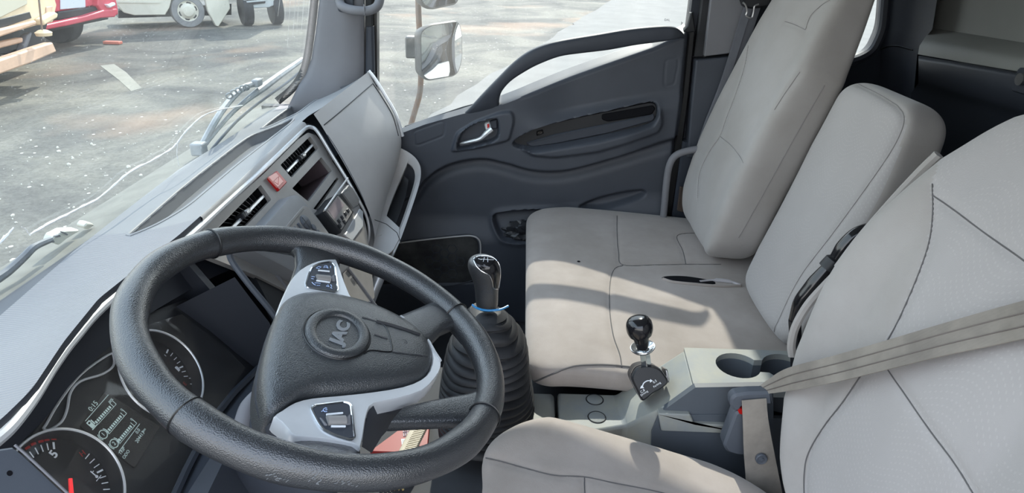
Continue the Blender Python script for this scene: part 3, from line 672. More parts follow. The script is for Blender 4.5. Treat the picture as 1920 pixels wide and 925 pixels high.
trayB = np.array([at(u, v, z=.757)[:2] for u, v in rnd([(487, 232), (520, 208), (556, 184), (578, 176), (624, 167), (596, 190), (560, 214)], [6, 14, 10, 10, 6, 10, 6], 5)])
top = np.stack([XX, YY, ZZ], -1)
k0 = int(np.searchsorted(X, -.06))
def zs(x, y):
    f = np.clip((y - np.interp(x, X, ry)) / (np.interp(x, X, fy) - np.interp(x, X, ry)), 0, 1); a, b = np.interp(x, X, rz), .737
    return a + (b - a) * (1 - (1 - f) ** 1.7)
TOPV, TOPF = grid(top)
fc_ = np.array([TOPV[list(f)].mean(0) for f in TOPF]); keep = (sdf(trayA, fc_[:, 0], fc_[:, 1]) > -.003) & (sdf(trayB, fc_[:, 0], fc_[:, 1]) > -.003)
TOPF = [f for f, k in zip(TOPF, keep) if k]
dtop = obj('top_panel', (TOPV, TOPF), M['dash_top'], db, ang=50)
dtop.data.materials.append(M['dash_rib'])
for p in dtop.data.polygons:
    c = p.center
    if c[0] < at(233, 430, z=.757)[0] + .02 and p.normal.z > .7: p.material_index = 1
def resample(poly, n):
    P = np.vstack([poly, poly[:1]]); L_ = np.r_[0, np.cumsum(np.linalg.norm(np.diff(P, axis=0), axis=1))]; q = np.linspace(0, L_[-1], n, endpoint=False)
    return np.stack([np.interp(q, L_, P[:, 0]), np.interp(q, L_, P[:, 1])], 1)
for tp, dp in ((trayA, .023), (trayB, .022)):
    q = resample(tp, 140); lv = lambda k, dz: np.array([(x, y, zs(x, y) + dz) for x, y in inset(q, k)])
    fl = inset(q, .008); zf = np.array([zs(x, y) for x, y in fl])
    rings = [lv(-.006, -.001), lv(-.005, .0012), lv(-.001, .0024), lv(.0012, .001), lv(.0022, -.004), lv(.006, -dp + .006), np.array([(x, y, z - dp) for (x, y), z in zip(fl, zf)])]
    V_, F_ = loft(rings, True, False); n_ = len(q); F_.append(tuple(6 * n_ + k for k in range(n_)))
    obj('top_tray', (V_, F_), M['dash_top'], db, ang=45)
# defroster ledge between the top panel and the glass
obj('defroster_ledge', loft([[(x, a, b), (x, a + .01, b - .016), (x, .735, .722), (x, .735, .712), (x, a - .005, b - .03)] for x, a, b in zip(X[::12], fy[::12], fz[::12])]), M['dash_lo'], db)
ch = [at(u, v, z=ZC) for u, v in chrome_px]
ch += [at(573, 241, z=ZC), at(584, 239, x=.535), at(596, 248, x=.535), at(622, 290, x=.53), at(648, 332, x=.525), at(672, 374, x=.52), at(688, 408, x=.52), at(692, 440, x=.51), at(684, 470, x=.50)]
chp = spline(ch, 7)
wid = np.interp(np.arange(len(chp)), [0, 30, 60, 80, len(chp)], [.0072, .0070, .0055, .0048, .004])
obj('chrome_strip', tube(chp, list(wid), 10), M['silver'], db, label='bright satin chrome strip bordering the centre panel')
gp2 = [p + np.array([.015, .009, -.002]) for p in chp if p[2] < ZC - .004 or p[0] > .49]
obj('shadow_gap', tube(gp2, .0062, 8), M['frit'], db)
rg = spline([p for p in np.array(ridge) if p[0] < .53], 4); cg = spline(sorted([tuple(at(u, v, z=ZC)) for u, v in chrome_px]), 4)
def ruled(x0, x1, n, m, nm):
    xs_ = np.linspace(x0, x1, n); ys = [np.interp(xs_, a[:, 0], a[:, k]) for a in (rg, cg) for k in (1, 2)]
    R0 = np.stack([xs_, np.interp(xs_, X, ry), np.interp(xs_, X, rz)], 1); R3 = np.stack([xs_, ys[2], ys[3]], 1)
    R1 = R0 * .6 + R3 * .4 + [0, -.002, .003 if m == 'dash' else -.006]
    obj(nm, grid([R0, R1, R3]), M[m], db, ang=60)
ruled(-.10, .53, 30, 'dash', 'edge_roll'); ruled(-.84, -.10, 30, 'dark', 'shadow_groove')  # left part in dark plastic: shade of the gap put into the colour
# visor over the instruments and dash body below
ORG = at(210, 760, y=.42); KO = CAM + (ORG - CAM) * 1.248
K = Frame(KO, (1, 0, 0), (0, math.sin(math.radians(35)), math.cos(math.radians(35))))
visin_px = [(20, 868), (35, 836), (88, 782), (130, 724), (205, 650), (270, 596), (335, 556), (400, 520), (450, 500)]
vis = spline([K.p(*K.px(u, v, .012), .012) for u, v in visin_px], 5)
cht = spline([at(u, v, z=ZC - .005) for u, v in [(-30, 846), (20, 803), (60, 752), (99, 690), (138, 640), (205, 570), (270, 518), (346, 456), (400, 408)]], 5)
m_ = min(len(vis), len(cht)); rows = []
for s in np.linspace(0, 1, 7):
    bow = np.array([0, .02, .012]) * math.sin(math.pi * s); rows.append([cht[i] * (1 - s) + vis[i] * s + bow for i in range(m_)])
obj('visor_underside', grid(rows), M['under'], db, ang=60)
# centre panel
A_ = at(573, 241, z=ZC); B_ = at(688, 408, x=.52); bdir = A_ - B_; bdir[0] = 0
PN = Frame(A_, (1, 0, 0), bdir)
outer = rnd(PN.pxs([(338, 464), (428, 384), (493, 326), (556, 263), (575, 250), (590, 255), (607, 275), (640, 330), (672, 388), (684, 425), (690, 470), (700, 560), (640, 600), (480, 520)]), .006, 3)
v1 = rnd(PN.pxs([(523, 311), (579, 257), (595, 279), (544, 335)]), .004, 3)
v2 = rnd(PN.pxs([(392, 443), (486, 348), (506, 376), (448, 436), (425, 455)]), .004, 3)
slt = rnd(PN.pxs([(545, 355), (600, 296), (620, 322), (576, 380)]), .004, 3)
sl2 = rnd(PN.pxs([(585, 393), (629, 334), (633, 337), (592, 396)]), .001, 2)
sl3 = rnd(PN.pxs([(611, 291), (613, 290), (645, 332), (643, 334)]), .001, 2)
obj('centre_panel', plate(PN, outer, [v1, v2, slt, sl2, sl3], -.006, .004), M['panel'], db, ang=25, bev=.0012)
def pocket_box(poly, depth, m, nm, lab=None):
    return obj(nm, loft([PN.ps(inset(poly, -.001), -.004), PN.ps(inset(poly, .002), -depth)], True, False), m, db, label=lab)
for poly in (v1, v2):
    pocket_box(poly, .05, M['void'], 'vent_duct'); obj('vent_back', slab(PN, inset(poly, -.002), -.052, -.048), M['void'], db)
pocket_box(slt, .09, mat('slot_liner', srgb(96, 84, 88), .35, spec=.5), 'storage_slot', 'open storage slot with a shiny liner'); obj('slot_back', slab(PN, inset(slt, -.002), -.094, -.09), M['void'], db)
pocket_box(sl2, .02, M['void'], 'card_slot'); pocket_box(sl3, .02, M['void'], 'card_slot')
obj('slot_back', slab(PN, inset(sl2, -.002), -.022, -.018), M['void'], db); obj('slot_back', slab(PN, inset(sl3, -.002), -.022, -.018), M['void'], db)
def vent(poly_px, bar, kn):
    q = PN.pxs(poly_px, 0)
    for f in np.linspace(.08, .92, 12):      # vertical vanes deep inside
        a = q[0] + (q[1] - q[0]) * f; b = q[3] + (q[2] - q[3]) * f
        obj('vent_vane', slab(PN, [a + [-.0007, 0], a + [.0007, 0], b + [.0007, 0], b + [-.0007, 0]], -.03, -.014), M['black'], db)
    a, b = PN.px(*bar[0], -.004), PN.px(*bar[1], -.004)
    obj('vent_louvre', slab(PN, [a + [0, .0028], b + [0, .0028], b - [0, .0028], a - [0, .0028]], -.010, -.002, .001), M['silver'], db, label='pale horizontal vent louvre')
    k = PN.px(*kn, .0)
    obj('vent_slider', slab(PN, rnd([k + [-.013, -.005], k + [.010, -.006], k + [.012, .004], k + [-.010, .006]], .003), -.012, .008, .003), M['metal'], db, label='ribbed silver vent slider')
    obj('slider_grip', slab(PN, rnd([k + [-.024, -.0055], k + [-.013, -.006], k + [-.012, .005], k + [-.022, .005]], .002), -.012, .006, .002), M['black'], db)
vent([(523, 311), (579, 257), (595, 279), (544, 335)], [(538, 322), (586, 272)], (566, 293))
vent([(392, 443), (486, 348), (506, 376), (448, 436)], [(424, 440), (494, 368)], (461, 399))
hz = rnd(PN.pxs([(500, 336), (516, 322), (535, 344), (520, 360)], .004), .002, 3)
hzo = obj('hazard_switch', slab(PN, hz, .002, .010, .002), M['red'], db, label='square red hazard switch with a pale face')
hz2 = rnd(PN.pxs([(503, 332), (517, 323.5), (532, 341), (521, 352)], .012), .002, 3)
obj('switch_face', slab(PN, hz2, .009, .0125, .001), M['redpale'], hzo, label='pale pink switch face')  # face in a paler red than the switch body
tri = PN.pxs([(513, 340), (523, 331), (522, 346)], .013)
obj('triangle_mark', tube(PN.ps(tri, .0125), .0006, 4, True), M['red'], hzo)
# sides and lower part of the centre stack
XS = A_[0] + PN.px(338, 464)[0]
sidep = [(XS, PN.p(0, .0)[1], PN.p(0, 0)[2] - .02), (XS, .62, .72), (XS, .55, .30), (XS, *PN.p(0, -.55)[1:]), (XS, *PN.p(0, -.30)[1:])]
obj('stack_side', prism(sidep, (.015, 0, 0)), M['under'], db)
obj('stack_rail', tube(spline([at(428, 470, x=XS - .005), at(436, 492, x=XS - .005), at(468, 535, x=XS - .008), at(514, 592, x=XS - .008), at(540, 640, x=XS - .008)], 5), .005, 8), M['dash_lo'], db)
obj('stack_rail', tube(spline([PN.p(*PN.px(u, v, .004), .004) for u, v in ((470, 455), (497, 490), (537, 540), (575, 590))], 4), .004, 8), M['pillar'], db)
obj('stack_rail', tube(spline([PN.p(*PN.px(u, v, .004), .004) for u, v in ((640, 490), (662, 516), (703, 572), (740, 620))], 4), .004, 8), M['pillar'], db)
obj('lower_panel', slab(PN, PN.pxs([(470, 500), (640, 500), (745, 640), (640, 680), (540, 640)], .0), -.012, -.001), M['black'], db)
obj('lower_button', slab(PN, rnd(PN.pxs([(655, 524), (662, 518), (672, 532), (664, 538)], .004), .002), -.002, .004, .001), M['pillar'], db)
obj('lower_button', slab(PN, rnd(PN.pxs([(646, 512), (652, 506), (660, 516), (654, 522)], .004), .002), -.002, .004, .001), M['dash_lo'], db)
kk = PN.px(541, 498, .012)
obj('rotary_knob', lathe(PN.p(*kk, 0), PN.n, [(.017, 0), (.016, .022), (.013, .026), (0, .026)], 20), M['black'], db, label='black rotary knob with a pale cap edge')
obj('knob_ring', tube(PN.ps(circ(kk, .0125, 20), .0262), .0014, 5, True), M['silver'], db)
# body behind and below the instruments (driver side knee area)
obj('knee_panel', loft([[(x, .66, .70), (x, .60, .60), (x, .545, .40), (x, .52, .18), (x, .66, .10)] for x in (-.86, XS)]), M['under'], db)
# passenger side: lid panel, upper strip, end trim
lf = spline([at(588, 214, x=.535), at(604, 238, x=.535), at(622, 268, x=.53), at(648, 312, x=.525), at(675, 362, x=.52), at(694, 405, x=.515), at(702, 440, x=.51), at(700, 462, x=.51)], 6)
rf = spline([at(690, 135, x=.80), at(702, 156, x=.80), at(720, 185, x=.80), at(740, 220, x=.80), at(752, 258, x=.80), at(750, 290, x=.80), at(742, 318, x=.80), at(728, 340, x=.80)], 6)
rows = []
for s in np.linspace(0, 1, 26):
    b = 4 * s * (1 - s); ii = np.linspace(0, 1, len(lf)); rows.append([lf[i] * (1 - s) + rf[i] * s + np.array([0, -.010, .006]) * b * math.sin(math.pi * min(1, ii[i] * 1.2)) for i in range(len(lf))])
lid = obj('glovebox_lid', grid(rows), M['dash'], db, ang=70, label='large curved glovebox lid on the passenger side, sunlight in its colour'); LB = bvh(lid)
obj('lid_seam', tube(onsurf(LB, [(601, 240), (640, 208), (699, 157)], .0), .0017, 5), M['frit'], db)
obj('lid_seam', tube(onsurf(LB, [(604, 240), (624, 268), (650, 312), (676, 362), (692, 400)], .0), .0012, 5), M['dash_lo'], db)
obj('lid_seam', tube(onsurf(LB, [(699, 157), (716, 183), (736, 218), (747, 255)], .0005), .0012, 5), M['frit'], db)
et = [p + np.array([.006, 0, .002]) for p in spline([at(690, 135, x=.80), at(702, 150, x=.80), at(722, 182, x=.80), at(742, 218, x=.80), at(754, 258, x=.80)], 6)]
obj('end_trim', tube(et, .0055, 8), M['silver'], db, label='satin silver edge trim at the passenger end')
rows = [[p for p in rf[4:]], [p + np.array([.02, .03, -.004]) for p in rf[4:]], [p + np.array([.022, .10, -.03]) for p in rf[4:]]]
obj('end_cap', grid(rows), M['dash_lo'], db, ang=60)
obj('dash_core', loft([[(.52, .66, .70), (.52, .60, .74), (.52, .50, .66), (.52, .50, .35), (.52, .70, .30)], [(.82, .66, .70), (.82, .56, .76), (.82, .46, .70), (.82, .46, .45), (.82, .70, .30)]]), M['dark'], db)
# parcel shelf below the lid
def sx_(v): return float(np.interp(v, [280, 330, 455, 500], [.80, .77, .52, .46]))
shp = lambda pts: np.array([at(u, v, x=sx_(v)) for u, v in pts])
Lo = spline(shp([(748, 276), (738, 300), (724, 330), (706, 372), (690, 413), (676, 456)]), 5)
Li = spline(shp([(766, 300), (757, 322), (744, 352), (733, 380), (725, 404), (716, 440)]), 5)
obj('shelf_rail', loft([[a, b, b + [.0, .006, -.02], a + [0, .006, -.02]] for a, b in zip(Lo, Li)]), M['dash'], db, ang=40, label='sunlit grey top rail of the parcel shelf')
Oo = spline(shp([(748, 276), (768, 287), (782, 300), (789, 318), (786, 346), (768, 402), (750, 452), (738, 478)]), 5)
Oi = spline(shp([(766, 298), (774, 301), (781, 309), (784, 324), (780, 345), (764, 395), (750, 430), (735, 440)]), 5)
obj('shelf_lip', loft([[a, b, b + [.0, .01, -.012], a + [0, .012, -.03]] for a, b in zip(Oo, Oi)]), M['dash'], db, ang=40)
obj('shelf_pocket', grid([[a + np.array([0, .03, -.035]) for a in Li], [b + np.array([0, .03, -.03]) for b in spline(shp([(784, 320), (780, 345), (772, 372), (764, 395), (757, 415), (748, 436)]), 5)]]), M['black'], db)
foot = shp([(690, 412), (708, 405), (724, 404), (735, 414), (750, 428), (749, 452), (738, 474), (722, 484), (700, 482), (676, 456)])
obj('shelf_bracket', loft([foot + [0, .05, -.02], foot + [0, .006, 0], scl(foot, .9) + [0, -.004, .004]]), M['dash'], db, bev=.003)
obj('shelf_seam', tube([at(u, v, x=.5) + [0, -.012, .006] for u, v in ((694, 416), (716, 424), (736, 440), (744, 460))], .001, 4), M['frit'], db)
obj('shelf_underside', loft([[(x, .40, z), (x, .52, z), (x, .52, z - .12), (x, .44, z - .12)] for x, z in ((.44, .42), (.80, .50))]), M['dark'], db)
pr_ = [at(712, 516, x=.42), at(702, 540, x=.40), at(692, 566, x=.38)]
obj('shelf_stay', tube(spline(pr_, 5), .016, 14), M['silver'], db, label='rounded silver stay under the centre stack')
# left end trim plate with a small hole
FE = Frame(at(40, 890, x=-.70), (1, 0, 0), (0, .57, .82))
pl_ = FE.pxs([(-120, 880), (-60, 850), (25, 838), (42, 850), (85, 890), (128, 930), (160, 980), (-120, 1000)])
obj('end_plate', slab(FE, pl_, -.012, .0, .002), M['dash_lo'], db)
obj('plate_edge', tube(FE.ps(FE.pxs([(26, 836), (43, 850), (85, 889), (130, 931)]), .001), .0012, 5), M['pillar'], db)  # paler tube paints the highlight along the plate edge
obj('plate_hole', slab(FE, circ(FE.px(18, 888), .0024, 12), -.001, .0004), M['void'], db)

# ------------------------------------------------------------------ instrument cluster
ic = thing('instrument_cluster', 'dark instrument cluster with two round gauges behind the steering wheel', 'instrument cluster', tuple(KO))
kp = lambda pts, w=0: K.pxs(pts, w)
cL = np.array([-.101, -.018]) * 1.248; cR = np.array([.074, -.018]) * 1.248
obj('face_plate', plate(K, kp([(-120, 960), (-20, 880), (40, 812), (120, 725), (205, 645), (270, 590), (350, 560), (430, 620), (486, 690), (430, 760), (380, 830), (330, 930), (300, 1100), (60, 1200), (-60, 1150)]), [circ(cL, .0655, 48), circ(cR, .0655, 48)], -.02, -.002), M['black'], ic, ang=25)
obj('housing_edge', tube(K.ps(kp([(486, 690), (440, 735), (400, 785), (350, 880), (325, 935)], .01), .01), .006, 6), M['dark'], ic)
obj('side_wall', grid([[K.p(*K.px(u, v, .0), .0) for u, v in ((330, 575), (395, 622), (440, 660), (478, 690))], [at(u, v, x=XS - .01) for u, v in ((440, 520), (470, 560), (505, 605), (520, 640))]]), M['under'], ic)
obj('lower_edge', grid([[K.p(*K.px(u, v, .0), .0) for u, v in ((478, 690), (430, 750), (385, 820), (330, 930))], [K.p(*K.px(u, v, .04), .04) for u, v in ((520, 700), (470, 765), (420, 835), (365, 940))]]), M['dark'], ic)
orn = spline([(81, 804), (86, 796), (110, 755), (150, 704), (203, 666), (212, 670), (211, 688), (190, 703), (150, 716), (131, 738), (125, 768), (116, 790), (100, 803), (87, 808)], 4, True)
obj('silver_ornament', tube(K.ps(kp(orn), .001), .0017, 6, True), M['silver'], ic, label='thin silver ornamental loop above the display')
def gauge(nm, c, lab):
    g = obj(nm, lathe(K.p(*c, 0), K.n, [(.070, -.016), (.070, .006), (.0685, .007), (.066, .006), (.0645, -.0115), (0, -.0115)], 64), M['black'], ic, ang=30, label=lab)
    obj('rim', tube(K.ps(circ(c, .0690, 72), .0068), .0017, 6, True), M['silver'], g); return g
sc_ = 1.248
cL = np.array([-.101, -.018]) * sc_; cR = np.array([.074, -.018]) * sc_
gL = gauge('gauge', cL, 'left round gauge, marked with a 5, needle hanging down'); gR = gauge('gauge', cR, 'right round gauge, partly behind the wheel rim')
def tick(g, c, px, ln=.0085, w=.0011, m='white'):
    q = K.px(*px, -.011); d = (q - c) / np.linalg.norm(q - c); s = np.array([-d[1], d[0]])
    obj('tick', slab(K, [q - d * ln / 2 - s * w / 2, q + d * ln / 2 - s * w / 2, q + d * ln / 2 + s * w / 2, q - d * ln / 2 + s * w / 2], -.0114, -.0109), M[m], g, smooth=False)
for p, w in (((101, 836), 2), ((89.6, 838), 1), ((79, 841), 1), ((69, 846), 1), ((59.6, 853), 1), ((164, 856), 1), ((173, 865), 1), ((181.5, 874), 1), ((187.6, 884), 2), ((193, 895), 1), ((197, 906), 1), ((200, 918), 1)): tick(gL, cL, p, .0085, .0011 * w)
for p in ((52, 840), (63, 833), (77, 828), (88, 825), (101, 823)): tick(gL, cL, p, .003, .006, 'redprint')
for p, w in (((275.6, 643), 2), ((314, 659), 2), ((322, 665), 1), ((329, 672.6), 1), ((335, 680), 1), ((340, 688.7), 2), ((344.6, 697), 1), ((348.6, 706), 1), ((358.6, 709.5), .8), ((360.7, 720.7), .8)): tick(gR, cR, p, .0075, .0011 * w)
text('numeral', '5', K, *K.px(101, 852, -.011), -.011, .014, M['white'], gL, .1, .0002, off=.0004)
text('numeral', '80', K, *K.px(279, 656, -.011), -.011, .009, M['white'], gR, .1, .0002)
text('letter', 'H', K, *K.px(155, 851, -.011), -.011, .010, M['redprint'], gL, -.2, .0002)
text('letter', 'E', K, *K.px(347, 720, -.011), -.011, .009, M['redprint'], gR, 0, .0002)
text('numeral', '1', K, *K.px(310, 667, -.011), -.011, .005, M['white'], gR, 0, .0002)
def needle(g, tip, base, w=.0030):
    q, c = K.px(*tip, -.006), K.px(*base, -.006); d = (q - c) / np.linalg.norm(q - c); s = np.array([-d[1], d[0]])
    obj('needle', slab(K, [c - s * w, q - s * w * .7, q + s * w * .7, c + s * w], -.0065, -.0045, .0005), M['crimson'], g, label='red gauge needle')
    obj('needle_cap', lathe(K.p(*c, -.0112), K.n, [(.009, 0), (.009, .007), (.007, .009), (0, .009)], 20), M['black'], g)
needle(gL, (131.5, 898), (136, 962)); needle(gR, (298, 688), (322, 729))
def icon_pump(parent, px, s):
    u, v = K.px(*px, -.011)
    obj('pump_icon', join(slab(K, rect(u - s * .5, v - s * .7, u + s * .25, v + s * .7), -.0114, -.011), slab(K, rect(u + s * .3, v - s * .5, u + s * .45, v + s * .4), -.0114, -.011), slab(K, rect(u - s * .6, v - s * .85, u + s * .35, v - s * .7), -.0114, -.011)), M['white'], parent, smooth=False)
icon_pump(gR, (333, 691), .0055)
u, v = K.px(177, 890, -.011)
obj('temperature_icon', join(slab(K, rect(u - .0006, v - .003, u + .0006, v + .006), -.0114, -.011), slab(K, circ((u, v - .004), .0019, 10), -.0114, -.011), slab(K, rect(u - .005, v - .0075, u + .005, v - .0067), -.0114, -.011), slab(K, rect(u + .0006, v + .003, u + .003, v + .0038), -.0114, -.011)), M['white'], gL, smooth=False)
# display between the gauges
dsp = obj('display', slab(K, rnd(kp([(150, 800), (196, 735), (300, 800), (252, 878)]), .003), -.003, .0004), M['glossy'], ic, label='black display with pale level bars and digits')
lcd = M['lcd']
def seg(a, b, w=.0007, nm='display_line'):
    a, b = K.px(*a, .0006), K.px(*b, .0006); d = (b - a) / np.linalg.norm(b - a); s = np.array([-d[1], d[0]]) * w / 2
    return slab(K, [a - s, b - s, b + s, a + s], .0005, .0008)
obj('display_line', join(seg((160, 790), (203, 741)), seg((223, 847), (262, 795))), lcd, dsp, smooth=False)
text('digits', '0:15', K, *K.px(175, 762, .0007), .0007, .0095, lcd, dsp, .05, .0001)
for (a, b, ic_, n_) in (((181, 794), (215.5, 756), (171, 795.5), ''), ((202, 812), (235, 773.5), (193.6, 815), '1'), ((221.5, 831), (254, 792), (214, 832), '2')):
    A2, B2 = K.px(*a, .0007), K.px(*b, .0007); fs = []
    for i in range(9):
        f0, f1 = i / 11, (i + .6) / 11; p, q = A2 + (B2 - A2) * f0, A2 + (B2 - A2) * f1; fs.append(slab(K, [p + [0, -.0008], q + [0, -.0008], q + [0, .0030], p + [0, .0030]], .0005, .0008))
    for f in (.86, 1.0): p = A2 + (B2 - A2) * f; fs.append(slab(K, [p + [-.0004, -.002], p + [.0004, -.002], p + [.0004, .0045], p + [-.0004, .0045]], .0005, .0008))
    fs.append(slab(K, [A2 + [0, -.0026], B2 + [0, -.0026], B2 + [0, -.002], A2 + [0, -.002]], .0005, .0008))
    obj('level_bar', join(*fs), lcd, dsp, smooth=False)
    if n_:
        text('digits', n_, K, *K.px(*ic_, .0007), .0007, .0075, lcd, dsp, 0, .0001); c_ = K.px(*ic_, .0007)
        obj('ring_icon', tube(K.ps(circ(c_, .0056, 16), .0007), .0006, 4, True), lcd, dsp)
        obj('ring_icon', join(tube(K.ps(circ(c_, .0074, 8, None, -.7, .7), .0007), .0005, 4), tube(K.ps(circ(c_, .0074, 8, None, 2.4, 3.8), .0007), .0005, 4)), lcd, dsp)
    else:
        u, v = K.px(*ic_, .0007); s = .0062
        obj('pump_icon', join(slab(K, rect(u - s * .6, v - s * .8, u + s * .35, v + s * .2), .0005, .0008), slab(K, rect(u - s * .6, v + s * .6, u + s * .35, v + s * .85), .0005, .0008), slab(K, rect(u - s * .6, v + s * .2, u - s * .4, v + s * .6), .0005, .0008), slab(K, rect(u + s * .15, v + s * .2, u + s * .35, v + s * .6), .0005, .0008), slab(K, rect(u + s * .5, v - s * .6, u + s * .75, v + s * .6), .0005, .0008), slab(K, rect(u - s * .8, v - s * 1.05, u + s * .9, v - s * .85), .0005, .0008)), lcd, dsp, smooth=False)
for s_, p_, z_ in (('80%', (208, 752), .005), ('0', (228.5, 769), .0055), ('0', (247, 787), .0055), ('0.0', (258.5, 809), .0065), ('204413', (262.5, 820), .0066), ('km', (270, 807), .005), ('TRIP', (229, 846), .006), ('ODO', (236.6, 852.5), .006)):
    text('digits', s_, K, *K.px(*p_, .0007), .0007, z_, lcd, dsp, .05, .0001)
# clear cover in front of the gauges
cv = dirty_glass('cluster_cover', .012, .04, scale=10, spk=0); 
obj('clear_cover', slab(K, kp([(30, 850), (60, 815), (125, 735), (205, 660), (270, 612), (340, 590), (420, 650), (460, 690), (380, 815), (320, 930), (60, 990)], .016), .0155, .017), cv, ic, smooth=False, label='dusty clear cover over the gauges')

# ------------------------------------------------------------------ audio control unit
au = thing('audio_unit', 'raised grey control unit with round keys on the centre panel', 'radio', tuple(PN.p(*PN.px(560, 420), 0)))
ax = lambda pts, w=.03: PN.pxs(pts, w)
ab_ = rnd(ax([(455, 462), (485, 432), (543, 367), (557, 363), (570, 374), (600, 412), (632, 456), (660, 500), (610, 545), (530, 500)]), .006, 4)
obj('casing', loft([PN.ps(inset(ab_, -.004), .0), PN.ps(ab_, .022), PN.ps(inset(ab_, .003), .029), PN.ps(inset(ab_, .008), .031)]), M['dash_top'], au, ang=40)
fb = rnd(ax([(512, 452), (568, 386), (577, 388), (606, 428), (630, 462), (600, 500)], .031), .005, 4)
obj('face', slab(PN, fb, .028, .0325, .001), M['panel'], au)
obj('face_groove', tube(PN.ps(ax([(520, 452), (547, 421), (570, 392)], .033), .0325), .0012, 5), M['frit'], au)
def btn(px, r, m='dash_lo', h=.0045): 
    c = PN.px(*px, .034); return obj('round_key', lathe(PN.p(*c, .031), PN.n, [(r, 0), (r, h), (r * .85, h + .0012), (0, h + .0016)], 20), M[m], au)
b0 = btn((573.5, 417), .0165); c = PN.px(573.5, 417, .037)
obj('cross_groove', join(slab(PN, rect(c[0] - .013, c[1] - .0006, c[0] + .013, c[1] + .0006), .0365, .0373), slab(PN, rect(c[0] - .0006, c[1] - .013, c[0] + .0006, c[1] + .013), .0365, .0373)), M['frit'], b0)
btn((588, 427), .0075); btn((580, 437), .0085); btn((596, 436), .006)
for p in ((548, 437), (555, 431), (562, 424), (541, 444)):
    c = PN.px(*p, .034); obj('small_key', slab(PN, rect(c[0] - .003, c[1] - .007, c[0] + .003, c[1] + .007, .001), .031, .036, .001), M['dash_lo'], au)
# ------------------------------------------------------------------ recorder box with a small screen
tg = thing('recorder', 'black box recorder with a small pale screen and keys on the centre panel', 'recorder', tuple(PN.p(*PN.px(625, 405), 0)))
wB = .040
bx_ = PN.pxs([(607, 396), (633, 363), (664, 398), (640, 437)], wB)
obj('casing', slab(PN, rnd(bx_, .003), .0, wB, .003), M['black'], tg, ang=30)
fc = PN.pxs([(611, 396), (633, 367), (660, 398), (640, 431)], wB)
obj('bezel', slab(PN, rnd(fc, .002), wB - .002, wB + .001), M['panel'], tg)
obj('screen', slab(PN, PN.pxs([(614, 395), (632, 370), (644, 385), (627, 413)], wB), wB, wB + .0018), mat('screen_glass', srgb(150, 138, 140), .25, spec=.6), tg, label='small pale grey screen')
for p in ((634, 416), (640, 409), (646, 402), (651, 396), (636, 424), (644, 417)):
    c = PN.px(*p, wB); obj('key', slab(PN, rect(c[0] - .005, c[1] - .005, c[0] + .005, c[1] + .005, .001), wB, wB + .004, .001), M['black'], tg)
br = PN.pxs([(640, 362), (652, 346), (660, 352), (674, 376), (672, 386), (662, 392)], .03)
obj('card_holder', slab(PN, rnd(br, .003), .0, .032, .003), M['metal'], tg, label='brushed metal bracket beside the screen')
obj('holder_edge', tube(PN.ps(PN.pxs([(609, 394), (633, 360), (652, 334)], .043), .043), .0022, 6), M['silver'], tg)
obj('ledge', slab(PN, PN.pxs([(645, 442), (674, 392), (680, 398), (680, 425), (660, 452)], .006), .003, .008, .001), M['silver'], db, label='bright ledge below the recorder')
# ------------------------------------------------------------------ steering wheel
WC = np.array([-.4505, .2237, .7722]); wt = .3854; wq = .0105
aw = np.array([math.cos(wq), math.sin(wq), 0]); fw = np.array([-math.sin(wq), math.cos(wq), 0]); bw = fw * math.cos(wt) + np.array([0, 0, 1]) * math.sin(wt)
H = Frame(WC, aw, bw)
sw = thing('steering_wheel', 'black leather steering wheel with silver spokes and an embossed round badge', 'steering wheel', tuple(WC))
RR, TR = .2095, .0178
rings = []
for a in np.linspace(0, 2 * np.pi, 160, endpoint=False):
    deg = math.degrees(a) % 360
    g = 0
    for c in (18, 162, 300, 240, 0, 180): g += math.exp(-((((deg - c + 180) % 360) - 180) / 9) ** 2)
    tr = TR * (1 + .07 * g + .03 * math.sin(a * 14) * (1 if 20 < deg < 160 else .4))
    c = np.array([RR * math.cos(a), RR * math.sin(a)]); er = np.array([math.cos(a), math.sin(a)])
    rings.append([H.p(*(c + er * tr * math.cos(t)), tr * 1.02 * math.sin(t)) for t in np.linspace(0, 2 * np.pi, 22, endpoint=False)])
V_, F_ = loft(rings + [rings[0]], True, False); k_ = len(rings) * 22
rim_ = obj('rim', (V_[:k_], [tuple(i % k_ for i in f) for f in F_]), M['leather'], sw, ang=80)
RB = bvh(rim_); SCF = mat('scuffed_skin', srgb(104, 106, 108), .8)
rs_ = np.random.RandomState(8); sc_l = []
for u, v, n_ in ((512, 893, 7), (528, 898, 6), (590, 904, 5), (596, 898, 5), (640, 908, 6), (660, 910, 4)):
    for k in range(n_):
        a = rs_.uniform(-14, 14, 2) * [1, .45]; q_ = onsurf(RB, [(u + a[0], v + a[1]), (u + a[0] + rs_.uniform(3, 7), v + a[1] + rs_.uniform(-4, 1))], .0002, 3)
        if len(q_) > 2: sc_l.append(tube(q_, rs_.uniform(.0003, .0006), 4))
obj('scuff_marks', join(*sc_l), SCF, sw, label='pale scuffed patches on the lower rim')
def rimseam(px):
    q = H.px(*px, .008); a = math.atan2(q[1], q[0]); er = np.array([math.cos(a), math.sin(a)]); c = er * RR
    obj('rim_seam', tube([H.p(*(c + er * TR * 1.07 * math.cos(t)), TR * 1.07 * math.sin(t)) for t in np.linspace(0, 2 * np.pi, 24, endpoint=False)], .0011, 5, True), M['frit'], sw)
for p in ((404, 452), (338, 775), (838, 585), (862, 745)): rimseam(p)
hp = lambda pts, w=0: H.pxs(pts, w)
